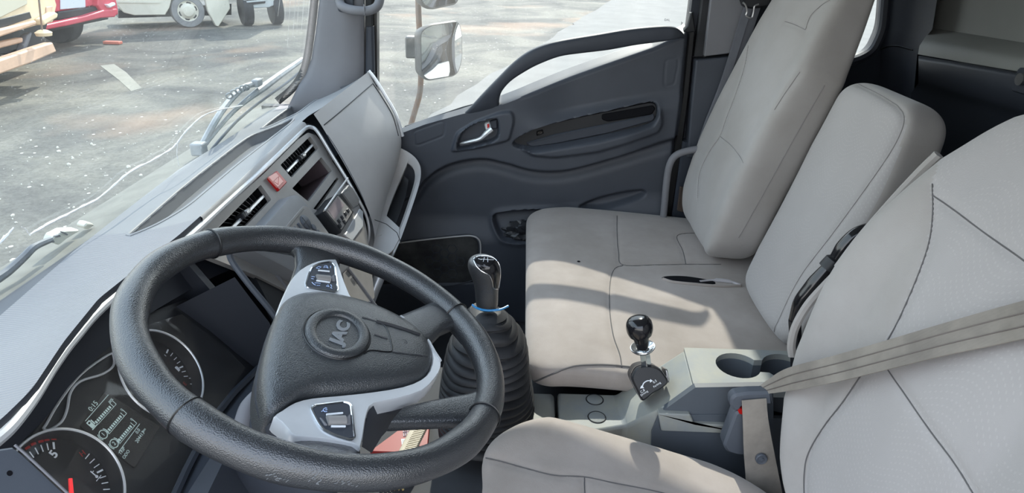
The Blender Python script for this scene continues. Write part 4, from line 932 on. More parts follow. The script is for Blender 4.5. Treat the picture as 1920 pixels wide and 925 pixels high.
# airbag cover
ab_px = [(519, 584), (536, 563), (570, 551), (603, 550), (637, 555), (696, 571), (751, 596), (793, 626), (808, 650), (812, 672), (808, 692), (789, 712), (755, 724), (696, 734), (629, 741), (586, 744), (553, 752), (525, 770), (508, 784), (499, 774), (492, 750), (487, 720), (490, 680), (502, 630)]
abo = spline(hp(ab_px, -.004), 4, True); cen = H.px(606, 664, .0)
th_ = np.linspace(0, 2 * np.pi, 180, endpoint=False); dv = abo - cen; an_ = np.arctan2(dv[:, 1], dv[:, 0]) % (2 * np.pi); od = np.argsort(an_)
rad = np.interp(th_, an_[od], np.hypot(dv[:, 0], dv[:, 1])[od], period=2 * np.pi); ft = np.fft.rfft(rad); kf = np.arange(len(ft))
rings = []
for s, w, sg in ((1.0, -.045, 60), (1.0, -.012, 60), (.988, -.004, 40), (.955, .002, 24), (.89, .006, 12), (.78, .009, 7), (.62, .011, 4), (.42, .012, 3), (.2, .0125, 2), (.03, .0125, 2)):
    r_ = np.fft.irfft(ft * np.exp(-(kf / sg) ** 2), len(th_)) * s; rings.append(H.ps([cen + [r_[k] * math.cos(t), r_[k] * math.sin(t)] for k, t in enumerate(th_)], w))
ab = obj('airbag_cover', loft(rings), M['hub'], sw, ang=75); AB = bvh(ab)
bc = np.array([-.0088, -.0095]); bu, bv = .046, .0368
el = lambda k: circ(bc, bu + k, 56, bv + k)
obj('badge_ring', tube(H.ps(el(-.0055), .0128), .0068, 10, True, flat=.75), M['hub'], sw)
obj('badge_groove', tube(H.ps(el(.0022), .0124), .0012, 5, True), M['frit'], sw)
obj('badge_floor', slab(H, el(-.004), .008, .0134), M['hub'], sw)
bd = text('badge_letters', 'JAC', H, bc[0] + .002, bc[1] - .0032, .0134, .0205, M['badge'], sw, 0, .0008, off=.0005, sc=(1.36, 1.0), bev=.0005, sp=1.05)
bd['label'] = 'raised badge letters, edge highlight in their colour'
def groove(pts, r=.0009, m='frit', n=5): obj('cover_groove', tube(onsurf(AB, pts, .0001, n), r, 5), M[m], sw)
groove([(679, 595), (700, 601), (717, 608), (726, 618), (732, 637), (735, 658), (722, 660), (704, 658), (692, 658), (682, 664)])
groove([(706, 603), (740, 612), (770, 622), (786, 628)], .0026, 'black'); groove([(735, 660), (770, 664), (800, 668)], .0013, 'hub')
groove([(702, 627), (727, 635)], .0012)
hc = H.px(756, 642, .008); obj('horn_mark', tube(H.ps([hc + np.array(p) * .0042 for p in ((-.3, 1.2), (-.3, -1.2), (.4, -1), (.8, -.4), (.8, .4), (.4, 1))], .0095), .0005, 4, True), M['frit'], sw)
# hub body below the cover
hb = spline(hp([(519, 584), (570, 548), (640, 552), (750, 594), (820, 650), (822, 700), (760, 742), (700, 760), (640, 790), (560, 800), (505, 790), (484, 740), (486, 680)], -.01), 4, True)
obj('hub_body', loft([H.ps(scl(hb, .72), -.10), H.ps(scl(hb, .92), -.05), H.ps(hb, -.022), H.ps(scl(hb, .98), -.014)]), M['dark'], sw, ang=50)
# silver spoke panels
def spoke_panel(px, w0, w1, name='spoke_panel', lab=None):
    q = spline(hp(px, w1), 2, True); a = inset(q, .0014); n_ = len(q)
    V_ = np.concatenate([H.ps(q, w0), H.ps(q, w1 - .0022), H.ps(a, w1)]); F_ = []
    for r in (0, 1):
        for k in range(n_): F_.append((r * n_ + k, r * n_ + (k + 1) % n_, (r + 1) * n_ + (k + 1) % n_, (r + 1) * n_ + k))
    F_ += [tuple(2 * n_ + k for k in t) for t in tessellate_polygon([[Vector((p[0], p[1], 0)) for p in a]])]
    return obj(name, (V_, F_), M['silver'], sw, ang=40, label=lab)
spoke_panel([(517, 592), (524, 570), (535, 545), (546, 524), (563, 505), (585, 493), (606, 487), (625, 486), (632, 489), (640, 510), (647, 530), (656, 552), (661, 562), (640, 560), (620, 556), (597, 553), (570, 555), (545, 566), (526, 585)], -.02, .0, lab='silver right spoke panel carrying a key pod')
lowp = [(514, 780), (530, 768), (553, 754), (586, 746), (630, 742), (696, 735), (755, 725), (790, 711), (806, 694), (811, 672), (808, 655), (817, 660), (826, 672), (827, 690), (816, 710), (792, 733), (745, 748), (702, 757), (690, 772), (684, 800), (677, 838), (662, 832), (600, 822), (553, 818), (540, 806), (527, 792)]
spoke_panel(lowp, -.02, -.001, lab='silver left spoke panel sweeping round under the cover')
obj('cover_edge_trim', tube(H.ps(hp([(751, 592), (780, 612), (805, 640), (816, 660), (826, 675)], .0), -.002), .0028, 6), M['silver'], sw)
def pod(px, keys_bar, roller, nm, lab):
    q = rnd(hp(px, .001), .005, 3)
    obj('pod_frame', tube(H.ps(inset(q, -.0012), .0006), .0015, 6, True), M['chrome'], sw)
    p = obj(nm, slab(H, q, -.006, .0012, .0008), M['dark'], sw, label=lab)
    for a, b in keys_bar:
        a, b = H.px(*a, .003), H.px(*b, .003); obj('key_bar', tube([H.p(*a, .0022), H.p(*b, .0022)], .0012, 6), M['white'], p)
    r0, r1 = H.px(*roller[0], .003), H.px(*roller[1], .003); d = r1 - r0; mid = (r0 + r1) / 2; L_ = np.linalg.norm(d); d /= L_; s = np.array([-d[1], d[0]])
    rr = [[H.p(*(mid + d * (x * L_ / 2) + s * .006 * math.cos(t)), .001 + .0055 * math.sin(t)) for t in np.linspace(0, 2 * np.pi, 16, endpoint=False)] for x in (-1, -.9, .9, 1)]
    obj('thumb_roller', loft(rr), M['panel'], p, label='brown grey thumb roller')
    return p
p1 = pod([(588, 501), (600, 495), (620, 492), (626, 497), (632, 543), (628, 547), (577, 538), (575, 533), (581, 513)], [((597, 506.5), (618, 508.5)), ((593.5, 525.5), (618.5, 529))], ((594, 520), (619, 522.5)), 'key_pod', 'grey key pod on the right spoke')
p2 = pod([(586, 766), (590, 762), (646, 755), (656, 759), (663, 821), (656, 823), (629, 815), (607, 804), (597, 789)], [((612.5, 777), (643, 774)), ((621.5, 799), (648, 799))], ((614, 788), (648, 787)), 'key_pod', 'grey key pod on the left spoke')
BL = mat('key_print', srgb(170, 190, 225), .6)
def stroke(p, par, w=.0006): obj('key_symbol', tube(H.ps(hp(p, .0016), .0016), w, 4), BL, par)
for p in ([(593, 503), (597, 500), (602, 501), (598, 504), (593, 503)], [(607, 502), (609, 498.5), (613, 498.8), (615, 503), (611, 501), (607, 502)], [(620, 499), (620, 502.5)], [(585, 529.5), (588, 533), (592, 535)], [(590, 531), (595, 531), (601, 532)], [(594, 535.5), (600, 535.5)], [(612, 537), (617, 538), (615, 534), (612, 537)], [(620, 534), (622, 537), (620, 540), (623, 541)], [(584, 519), (590, 519.5)], [(583.5, 522.5), (588, 523.5)]): stroke(p, p1)
for p in ([(603, 772), (606, 770), (607, 767), (610, 765.5), (613, 766)], [(606, 770), (609, 772.5), (613, 772)], [(610, 769), (613.5, 768.5)]): stroke(p, p2)
for px, par in (([(621, 519), (627, 513), (629, 528), (622, 527)], p1), ([(646, 786), (657, 775), (658, 796), (649, 797)], p2), ([(599, 783), (603, 784), (615, 798), (609, 798)], p2)):
    obj('key_cap', slab(H, rnd(hp(px, .002), .0015), .0, .0026, .0006), M['pillar'], par, label='pale sloping key')
# dark spokes joining hub and rim
def spoke(stn, th=.024, m='leather', w=(-.012, -.004)):
    rs = []
    for i, (l, r) in enumerate(stn):
        f = i / (len(stn) - 1); l, r = H.px(*l, -.002), H.px(*r, -.002); wc = w[0] + (w[1] - w[0]) * f
        c = (l + r) / 2; h = (r - l) / 2
        rs.append([H.p(*(c + h * np.sign(math.cos(t)) * abs(math.cos(t)) ** .6), wc + th / 2 * np.sign(math.sin(t)) * abs(math.sin(t)) ** .6) for t in np.linspace(0, 2 * np.pi, 20, endpoint=False)])
    return obj('spoke', loft(rs), M[m], sw, ang=60)
spoke([((690, 640), (745, 590)), ((770, 655), (760, 585)), ((805, 645), (790, 574)), ((830, 620), (812, 566)), ((852, 612), (828, 560)), ((872, 640), (836, 556))])
spoke([((738, 780), (766, 748)), ((790, 782), (812, 740)), ((835, 784), (852, 735)), ((870, 787), (880, 733)), ((896, 788), (905, 728)), ((925, 785), (920, 700))], .020, w=(-.020, -.006))
spoke([((555, 545), (640, 545)), ((548, 515), (640, 510)), ((556, 492), (640, 485)), ((555, 470), (650, 470)), ((535, 456), (655, 462))], .026, w=(-.022, -.004))
spoke([((545, 800), (680, 800)), ((548, 822), (682, 835)), ((540, 848), (684, 865)), ((520, 876), (700, 890)), ((505, 885), (710, 898))], .026, w=(-.022, -.004))
obj('spoke_wall', grid([[H.p(*H.px(u, v, -.004), -.004) for u, v in ((703, 757), (690, 774), (685, 800), (678, 838))], [H.p(*H.px(u, v, -.06), -.06) for u, v in ((755, 775), (742, 790), (715, 820), (697, 850))]]), M['dark'], sw)
obj('spoke_bolt', lathe(H.p(*H.px(507, 795, -.03), -.03), H.p(0, 0, 0) * 0 + H.n, [(.006, 0), (.006, .004), (.003, .005), (0, .004)], 14), M['metal'], sw)
# column shroud and stalks
cs = thing('steering_column', 'dark steering column shroud under the wheel hub', 'steering column', tuple(H.p(0, 0, -.16)))
rs = []
for w, s, dv in ((-.075, .040, 0), (-.10, .062, 0), (-.16, .070, .0), (-.26, .072, .0), (-.38, .060, .0)): rs.append([H.p(s * np.sign(math.cos(t)) * abs(math.cos(t)) ** .5 * .95, dv - .01 + s * np.sign(math.sin(t)) * abs(math.sin(t)) ** .5, w) for t in np.linspace(0, 2 * np.pi, 28, endpoint=False)])
obj('shroud', loft(rs), M['dark'], cs, ang=60)
st1 = [at(520, 715, z=.69), at(490, 740, z=.685), at(468, 765, z=.68), at(455, 800, z=.67), at(440, 830, z=.66)]
obj('stalk', tube(spline(st1, 5), list(np.interp(np.linspace(0, 1, 21), [0, .5, 1], [.010, .012, .011])), 12), M['pillar'], cs, label='grey column stalk on the left')
obj('stalk_collar', tube(spline([at(487, 752, z=.67), at(491, 775, z=.665), at(484, 796, z=.66)], 5), .006, 8), M['black'], cs)
# ------------------------------------------------------------------ seats
def se(n, k):
    """evenly spaced points of a superellipse outline (k points)"""
    t = np.linspace(0, 2 * np.pi, 2000); x = np.sign(np.cos(t)) * abs(np.cos(t)) ** (2 / n); y = np.sign(np.sin(t)) * abs(np.sin(t)) ** (2 / n)
    return x, y, t
def pad(path, xl, xr, th, n=5.0, rc=.07, rt=.045, crown=.012, NV=150, NU=150, relief=None, front=(0, 1), xc=0):
    """an upholstered pad. path = (y, z) line of its front face; xl, xr, th, functions of t in 0..1"""
    Pp = spline([(0, a, b) for a, b in path], 16)[:, 1:]; d = np.r_[0, np.cumsum(np.linalg.norm(np.diff(Pp, axis=0), axis=1))]; Ltot = d[-1]
    u_ = np.linspace(0, 1, NV); t_ = np.where(u_ < .5, .5 * (2 * u_) ** 1.35, 1 - .5 * (2 * (1 - u_)) ** 1.35)
    rings, uvs = [], []
    T = np.gradient(Pp, axis=0); T /= np.linalg.norm(T, axis=1, keepdims=True); Nn = np.stack([-T[:, 1], T[:, 0]], 1)
    s0 = np.sign(Nn[len(Nn) // 2] @ np.array(front)) or 1; Nn *= s0
    xx, yy, tt = se(n, NU)
    for t in t_:
        s = t * Ltot; py, pz = np.interp(s, d, Pp[:, 0]), np.interp(s, d, Pp[:, 1]); nn = np.array([np.interp(s, d, Nn[:, 0]), np.interp(s, d, Nn[:, 1])]); nn /= np.linalg.norm(nn)
        a, b, H_ = xl(t), xr(t), th(t); e = min(s, Ltot - s)
        cut = rc - math.sqrt(max(0, rc * rc - (rc - e) ** 2)) if e < rc else 0
        k = 1 - (1 - min(e / rt, 1)) ** 2.6; k = max(k, .0) ** (1 / 2.6) if e < rt else 1
        hw = max((b - a) / 2 - cut, .004); mid = (a + b) / 2; hh = max(H_ / 2 * k, .001)
        px, py_ = xx * hw, yy * hh; L = np.r_[0, np.cumsum(np.hypot(np.diff(px), np.diff(py_)))]; q = np.linspace(0, L[-1], NU, endpoint=False)
        sx, sn = np.interp(q, L, xx), np.interp(q, L, yy)
        off = hh * sn - H_ / 2 + crown * k * (1 - sx ** 2) * np.clip(sn, 0, 1)
        if relief is not None: off = off + relief(sx, t, (a + b) / 2 + sx * hw) * np.clip(sn, 0, 1) ** 2 * k
        rings.append(np.stack([mid + sx * hw, py + nn[0] * off, pz + nn[1] * off], 1))
    return loft(rings)
def add_seams(o, lines, r=.0016, m='seam', name='seam', groove=.0035, sig=.006, lift=-.0008, n=6):
    """stitched lines: the cushion is drawn in along them and a thread lies in the groove"""
    tr = bvh(o); paths = [onsurf(tr, l, 0, n) for l in lines]
    me = o.data; co = np.zeros(len(me.vertices) * 3); me.vertices.foreach_get('co', co); co = co.reshape(-1, 3)
    nr = np.array([v.normal[:] for v in me.vertices]); dd = np.full(len(co), 9.)
    for p in paths:
        for a, b in zip(p[:-1], p[1:]):
            e = b - a; t = np.clip(((co - a) @ e) / (e @ e + 1e-12), 0, 1); dd = np.minimum(dd, np.linalg.norm(co - a - t[:, None] * e, axis=1))
    co -= nr * (groove * np.exp(-(dd / sig) ** 2))[:, None]; me.vertices.foreach_set('co', co.ravel()); me.update()
    tr = bvh(o)
    for l in lines:
        P = onsurf(tr, l, lift + .0008, n)
        if len(P) > 2: obj(name, tube(P, r, 5), M[m], o)
def uvmap(o, fa, fb):
    me = o.data; uv = me.uv_layers.new(name='UVMap'); co = np.zeros(len(me.vertices) * 3); me.vertices.foreach_get('co', co); co = co.reshape(-1, 3)
    li = np.zeros(len(me.loops), int); me.loops.foreach_get('vertex_index', li); U_ = np.stack([co @ np.array(fa), co @ np.array(fb)], 1)[li]; uv.data.foreach_set('uv', U_.ravel())
cst = lambda v: (lambda t: v)
ip = lambda ts, vs: (lambda t: float(np.interp(t, ts, vs)))
bs = thing('bench_seat', 'wide grey fabric passenger bench with tall backrest and lower middle backrest', 'seat', (.33, -.3, .30))
# cushion
cpath = [(-.016, .445), (-.10, .458), (-.25, .452), (-.42, .440), (-.58, .427), (-.69, .418)]
def crel(sx, t, X_): return .012 * np.exp(-((sx + .02) / .3) ** 2) * -.3 + .010 * np.clip(abs(sx) - .8, 0, 1) * 0
bc_ = obj('cushion', pad(cpath, ip([0, .3, 1], [-.045, -.05, -.05]), ip([0, .2, 1], [.80, .83, .83]), cst(.064), 6, .06, .032, .006, 150, 200, crel), M['seat_b'], bs, ang=70)
add_seams(bc_, [[(1157, 405), (1157, 440), (1160, 475), (1168, 497), (1230, 497), (1286, 496)], [(1286, 496), (1280, 470), (1270, 442), (1310, 437), (1326, 437)], [(1286, 496), (1330, 496), (1352, 496)], [(1168, 498), (1152, 505), (1144, 530), (1143, 580), (1150, 630), (1162, 665), (1166, 690)]], .0012, 'seam', 'seam', .003, .007)
obj('lower_welt', tube(onsurf(bvh(bc_), [(1003, 716), (1040, 700), (1075, 688), (1115, 685), (1150, 686), (1190, 690)], .001), .0018, 5), M['seam'], bc_)
slot_ = spline(np.array([(1242, 523), (1252, 519), (1282, 519), (1312, 523), (1336, 528), (1340, 533), (1318, 533), (1275, 530)]), 4, True)
TB = bvh(bc_)
sl = onsurf(TB, slot_, .0012, 1); obj('belt_slot', loft([sl + [0, 0, -.004], sl + [0, 0, .0004]]), M['void'], bc_, label='dark slot in the seat cushion for the belt')
obj('slot_lip', tube(onsurf(TB, [(1242, 524), (1262, 530), (1300, 534), (1350, 538), (1388, 537)], .001), .004, 6), M['seat_b'], bc_)
obj('belt_tab', tube(onsurf(TB, [(1312, 529), (1338, 527), (1368, 530), (1388, 536)], .0015), [.003] * 7 + [.006] * 6 + [.004] * 6, 6), mat('pale_tab', srgb(180, 176, 178), .6), bc_)
hole_ = onsurf(TB, [(1085, 491), (1087, 492)], .0005, 1); obj('burn_hole', lathe(hole_[0], (0, 0, 1), [(.0042, 0), (.0042, .0006), (0, .0006)], 10), M['void'], bc_, label='tiny dark burn hole')
# tall backrest of the outer place
def trel(sx, t, X_):
    b = .022 * np.clip((abs(sx) - .62) / .38, 0, 1) ** 1.5; head = .035 * sstep(.70, .80, t) * np.exp(-(sx / .62) ** 4); return b * (1 - sstep(.6, .8, t)) + head
tpath = [(-.49, .44), (-.497, .54), (-.522, .66), (-.560, .79), (-.617, .95), (-.662, 1.07), (-.71, 1.22), (-.75, 1.38)]
tb = obj('backrest', pad(tpath, ip([0, .12, .3, .55, .75, .9, 1], [.44, .42, .415, .40, .43, .47, .50]), ip([0, .1, .25, .45, .6, .8, 1], [.77, .815, .83, .825, .82, .80, .76]), ip([0, .3, .5, .75, 1], [.13, .14, .125, .085, .06]), 6.5, .09, .06, .006, 170, 170, trel), M['seat'], bs, ang=70)
add_seams(tb, [[(1403, 85), (1396, 125), (1380, 175), (1362, 222), (1350, 255), (1330, 285), (1312, 325), (1308, 372)], [(1350, 256), (1370, 272), (1386, 292), (1394, 306)], [(1500, 135), (1488, 152), (1470, 178), (1452, 206)], [(1472, 40), (1490, 46), (1510, 56)], [(1510, 56), (1520, 30), (1540, 10), (1556, 0)]], .0010, 'weltline', 'seam', .0035, .007)
obj('rear_welt', tube(onsurf(bvh(tb), [(1546, 160), (1500, 240), (1450, 330), (1400, 420), (1385, 446)], .0), .0013, 5), M['weltline'], tb)
# middle backrest, lower and set forward
mpath = [(-.545, .435), (-.58, .54), (-.625, .69), (-.662, .83), (-.690, .955)]
mb = obj('middle_backrest', pad(mpath, ip([0, .2, .7, 1], [.065, .055, .05, .075]), ip([0, .2, .7, 1], [.37, .385, .385, .36]), ip([0, .5, 1], [.11, .11, .10]), 5.5, .06, .045, .010, 150, 150), M['seat_c'], bs, ang=70, label='lower middle backrest in dotted grey fabric')
uvmap(mb, (1, 0, 0), (0, -.28, .96)); mb.data.materials.append(M['seat'])
for p in mb.data.polygons:
    if p.normal.y < .55: p.material_index = 1
add_seams(mb, [[(1474, 668), (1452, 628), (1462, 596), (1500, 520), (1560, 440), (1620, 358), (1670, 285), (1692, 240), (1694, 215), (1682, 198)], [(1682, 198), (1650, 178), (1610, 158), (1595, 148)]], .0010, 'weltline', 'seam', .003, .006)
obj('seat_hinge', loft([[(x, -.53, .44), (x, -.60, .44), (x, -.66, .36), (x, -.66, .28), (x, -.5, .28)] for x in (-.08, .80)]), M['black'], bs) if 0 else None
obj('seat_frame', box((.36, -.30, .31), (.86, .52, .05)), M['black'], bs)

# driver's seat
ds = thing('driver_seat', 'grey fabric driver seat filling the near right foreground', 'seat', (-.46, -.3, .25))
dpath = [(.062, .452), (.035, .478), (-.06, .482), (-.18, .455), (-.30, .425), (-.46, .395)]
def drel(sx, t, X_): return .022 * sstep(.50, .98, abs(sx)) * (1 - .3 * t)
dc = obj('cushion', pad(dpath, cst(-.73), ip([0, .25, .6, 1], [-.225, -.20, -.215, -.24]), cst(.16), 4.5, .15, .055, .0, 140, 160, drel), M['seat_b'], ds, ang=70)
add_seams(dc, [[(905, 858), (940, 866), (990, 880), (1040, 892), (1095, 895), (1150, 906), (1230, 922), (1300, 940)], [(1096, 896), (1096, 912), (1097, 935)]], .0011, 'seam', 'seam', .003, .006)
bpath = [(-.425, .42), (-.446, .52), (-.460, .63), (-.482, .76), (-.538, .89), (-.60, 1.0), (-.64, 1.07)]
def brel(sx, t, X_): 
    w = .045 * sstep(.52, .98, abs(sx)) * (1 - sstep(.55, .95, t)); return w
dbk = obj('backrest', pad(bpath, ip([0, .3, .7, 1], [-.70, -.73, -.72, -.66]), ip([0, .08, .18, .3, .62, .8, .92, 1], [-.34, -.265, -.215, -.195, -.20, -.215, -.25, -.30]), ip([0, .3, 1], [.12, .14, .10]), 4.5, .10, .05, .004, 180, 190, brel), M['seat_c'], ds, ang=70)
uvmap(dbk, (1, 0, 0), (0, -.36, .93))
dbk.data.materials.append(M['seat'])
add_seams(dbk, [[(1748, 345), (1749, 400), (1742, 455), (1722, 515), (1690, 590), (1668, 632), (1650, 660), (1614, 705)], [(1748, 366), (1790, 395), (1850, 440), (1910, 482), (1960, 520)], [(1614, 705), (1580, 755), (1545, 800), (1516, 850), (1508, 890), (1508, 940)], [(1646, 664), (1662, 690), (1700, 745), (1745, 810), (1790, 870), (1830, 935)]], .0011, 'seam', 'seam', .004, .007)
sideline = np.array([(1850, 240), (1760, 300), (1748, 345), (1749, 400), (1742, 455), (1722, 515), (1690, 590), (1640, 665), (1580, 755), (1545, 800), (1516, 850), (1508, 940)])
# plain bolsters outside the seam, dotted cloth inside it
mw = np.array(ROT.T)
for p in dbk.data.polygons:
    q = ROT.T @ (np.array(p.center) - CAM); u = CX + FPX * q[0] / -q[2]; v = CY - FPX * q[1] / -q[2]
    if u < np.interp(v, sideline[:, 1], sideline[:, 0]) and v > 200: p.material_index = 1
pp = [at(1486, 668, x=-.20), at(1484, 645, x=-.195), at(1492, 612, x=-.19), at(1515, 572, x=-.188), at(1548, 535, x=-.187), at(1578, 505, x=-.187)]
obj('loose_welt', tube(spline(pp, 6), .007, 8), M['seat'], ds, label='loose rolled welt at the edge of the backrest')
pp = [at(1572, 503, x=-.183), at(1612, 450, x=-.183), at(1670, 383, x=-.186), at(1722, 327, x=-.19), at(1760, 290, x=-.20)]
obj('edge_band', tube(spline(pp, 6), .0075, 8), M['seat'], ds)
obj('seat_base', box((-.46, -.22, .16), (.44, .50, .30)), M['black'], ds)
# black lever between the seats
lv = thing('recline_lever', 'glossy black lever lying between middle backrest and driver backrest', 'lever', tuple(at(1545, 520, x=-.10)))
pp = [at(1490, 600, x=-.10), at(1500, 568, x=-.10), at(1520, 542, x=-.10), at(1545, 512, x=-.10), at(1566, 488, x=-.10), at(1584, 462, x=-.10), at(1606, 441, x=-.10), at(1630, 432, x=-.10), at(1650, 436, x=-.10)]
obj('lever_arm', tube(spline(pp, 6), list(np.interp(np.linspace(0, 1, 49), [0, .3, .45, .6, 1], [.010, .014, .010, .013, .012])), 12), M['glossy'], lv)
obj('lever_bracket', tube([pp[0], np.array([-.10, -.52, .48]), np.array([-.09, -.56, .30])], .011, 8), M['black'], lv)
obj('lever_collar', lathe(at(1557, 498, x=-.10), at(1570, 484, x=-.10) - at(1557, 498, x=-.10), [(.016, -.008), (.016, .010), (.012, .014)], 14), M['black'], lv)
# ------------------------------------------------------------------ centre console between the seats
cn = thing('centre_console', 'pale grey centre console with two cup wells and two round caps', 'console', (-.1, -.25, .30))
ZP, ZT = .386, .50
y0, y1, y2, y3 = -.086, at(1135, 735, z=ZP)[1], at(1292, 655, z=ZT)[1], -.60
xf, xn = -.034, -.165
FT = Frame((0, 0, ZT), (0, -1, 0), (1, 0, 0))
f0, n0 = np.array([xf, y0, ZP]), np.array([xn, y0, ZP])
f1, f2 = at(1153, 730, z=ZP), at(1286, 654, z=ZT - .002); f1[0] = xf
n1, n2 = at(1173, 799, z=ZP), at(1303, 722, z=ZT - .002); n2[0] = xn; nb = at(1232, 772, x=xn)
dn = lambda p, z=.24: np.array([p[0], p[1], z])
fe = np.array([xf, f2[1] - .03, ZT - .002]); ne = np.array([xn, n2[1] - .03, ZT - .002])
Vb = [f0, f1, f2, n2, nb, n1, n0, dn(f0), dn(f1), dn(f2), dn(n2), dn(nb), dn(n1), dn(n0)]
Fb = [(0, 1, 5, 6), (1, 2, 3), (1, 3, 4), (1, 4, 5), (0, 7, 8, 1), (1, 8, 9, 2), (2, 9, 10, 3), (3, 10, 11, 4), (4, 11, 12, 5), (5, 12, 13, 6), (6, 13, 7, 0), (7, 13, 12, 11, 10, 9, 8)]
obj('body', (Vb, Fb), M['console'], cn, bev=.006, seg=3, ang=40)
y1, y2 = f1[1], f2[1]
F2 = Frame((0, 0, ZT), (1, 0, 0), (0, 1, 0))
c1, c2 = F2.px(1386, 690, 0), F2.px(1468, 692, 0)
c1 = np.array([-.088, at(1385, 688, z=ZT)[1]]); c2 = np.array([-.088, c1[1] - .088])
w1, w2 = circ(c1, .040, 30), circ(c2, .042, 30)
slotw = rect(c2[0] - .012, c2[1], c1[0] + .012, c1[1])
well = []
for a in np.linspace(0, 2 * np.pi, 60, endpoint=False):   # figure-of-eight opening
    pass
d_ = .044
t1 = np.linspace(math.radians(-62), math.radians(242), 24); t2 = np.linspace(math.radians(118), math.radians(422), 24)
eight = np.array([(c1[0] + .040 * math.cos(t), c1[1] + .040 * math.sin(t)) for t in t1] + [(c2[0] + .042 * math.cos(t), c2[1] + .042 * math.sin(t)) for t in t2])
top_o = rnd([(xf, f2[1] + .004), (xf, y3), (xn, y3), (xn, n2[1] + .004)], .003)
obj('cup_block', plate(F2, top_o, [eight], -.012, 0), M['console'], cn, ang=30, bev=.0025)
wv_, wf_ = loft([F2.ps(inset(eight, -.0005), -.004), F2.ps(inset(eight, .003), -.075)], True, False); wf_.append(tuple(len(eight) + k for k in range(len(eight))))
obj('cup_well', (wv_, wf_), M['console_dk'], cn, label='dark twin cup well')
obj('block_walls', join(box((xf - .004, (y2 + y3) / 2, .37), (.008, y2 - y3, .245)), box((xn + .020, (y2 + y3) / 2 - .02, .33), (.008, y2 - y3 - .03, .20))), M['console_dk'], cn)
# near side: sunk dark pocket with a shelf
FN = Frame((xn - .004, 0, 0), (0, -1, 0), (0, 0, 1))
np_ = lambda pts, w=0: FN.pxs(pts, w)
obj('side_pocket', slab(FN, np_([(1236, 776), (1304, 727), (1450, 724), (1450, 830), (1236, 830)], .0), -.012, .0), M['console_dk'], cn)
sw_ = np_([(1128, 742), (1180, 800), (1230, 822), (1300, 860), (1300, 960), (1100, 960), (1090, 800)], .006)
obj('pocket_shelf', slab(FN, rnd(np_([(1234, 775), (1294, 777), (1301, 794), (1400, 798), (1400, 814), (1240, 808)], .008), .003), -.006, .010, .002), M['console'], cn)
obj('near_wall', slab(FN, np_([(1222, 812), (1236, 778), (1420, 778), (1420, 960), (1215, 960)], .002), -.004, .002), M['console_dk'], cn)
for u, v in ((1115, 750), (1119, 783)):
    c = at(u, v, z=ZP)
    cp_ = obj('round_cap', lathe(c + [0, 0, -.004], (0, 0, 1), [(.0155, 0), (.0155, .0048), (.0148, .0052), (0, .0052)], 28), M['console'], cn)
    obj('cap_gap', tube([c + [.0165 * math.cos(a), .0165 * math.sin(a), .0004] for a in np.linspace(0, 2 * np.pi, 28, endpoint=False)], .0013, 5, True), M['black'], cp_)
# ribbed plate beside the gear boot
gp = obj('boot_plate', loft([[(x, y, z) for y, z in ((-.015, .30), (-.015, .375), (-.022, .382), (-.074, .382), (-.080, .376), (-.080, .30))] for x in (-.034, -.16)]), M['console'], bev=.003)
tag(gp, 'pale grey plate between the gear boot and the console', 'plate')
for i in range(8):
    z = .372 - i * .006; obj('plate_rib', box((-.12, -.013, z), (.15, .003, .002)), M['console'], gp)

# ------------------------------------------------------------------ trailer/parking brake valve
pv = thing('parking_brake_valve', 'black hand brake valve with round knob, chrome collar and white arrow print', 'lever', tuple(at(1215, 735, x=-.13)))
XV = -.13
FV = Frame(at(1218, 715, x=XV), (0, -1, 0), (0, 0, 1))     # side plate faces the driver
b0 = at(1212, 745, x=XV)
hs = FV.pxs([(1184, 712), (1188, 694), (1200, 684), (1216, 680), (1232, 684), (1246, 702), (1252, 718), (1240, 730), (1226, 738), (1208, 750), (1200, 746), (1192, 732)], 0)
tilt = Frame(at(1218, 715, x=XV), (0, -1, .25), (-.55, 0, .83)); tilt = Frame(at(1218, 715, x=XV), (0, -1, 0), (.42, 0, .9))
hs = tilt.pxs([(1185, 712), (1188, 700), (1196, 690), (1216, 686), (1236, 692), (1248, 706), (1253, 718), (1240, 730), (1226, 738), (1208, 752), (1202, 748), (1194, 732)], 0)
hs = spline(hs, 4, True)
obj('housing', loft([tilt.ps(scl(hs, .98), -.052), tilt.ps(hs, -.046), tilt.ps(hs, -.003), tilt.ps(inset(hs, .003), 0)]), M['black'], pv, ang=40)
obj('housing_band', loft([tilt.ps(inset(hs, -.0012), -.016), tilt.ps(inset(hs, -.0012), -.010)]), M['glossy'], pv)
for k_ in (-1, 0, 1):
    q_ = tilt.px(1214 + 15 * k_, 690 + 4 * abs(k_), -.03); obj('housing_rib', box(tilt.p(*q_, -.030), (.006, .007, .026), tilt), M['glossy'], pv, bev=.001)
obj('side_lug', slab(tilt, tilt.pxs(rnd([(1244, 690), (1250, 692), (1254, 712), (1252, 718), (1246, 708)], 2), -.02), -.04, -.012, .002), M['metal'], pv)
ar = [tilt.p(*tilt.px(u, v, .001), .0008) for u, v in ((1204, 727), (1207, 719), (1214, 714.5), (1222, 714.5))]
obj('arrow_print', join(tube(spline(ar, 5), .0010, 5), slab(tilt, tilt.pxs([(1200, 729), (1203, 723), (1208, 728)], .001), .0004, .001), slab(tilt, tilt.pxs([(1219, 711), (1224, 714.5), (1219, 718)], .001), .0004, .001)), M['white'], pv, smooth=False, label='white curved double arrow')
r_ = math.atan2(-(tilt.px(1208, 734, 0) - tilt.px(1218, 727, 0))[1], -(tilt.px(1208, 734, 0) - tilt.px(1218, 727, 0))[0])
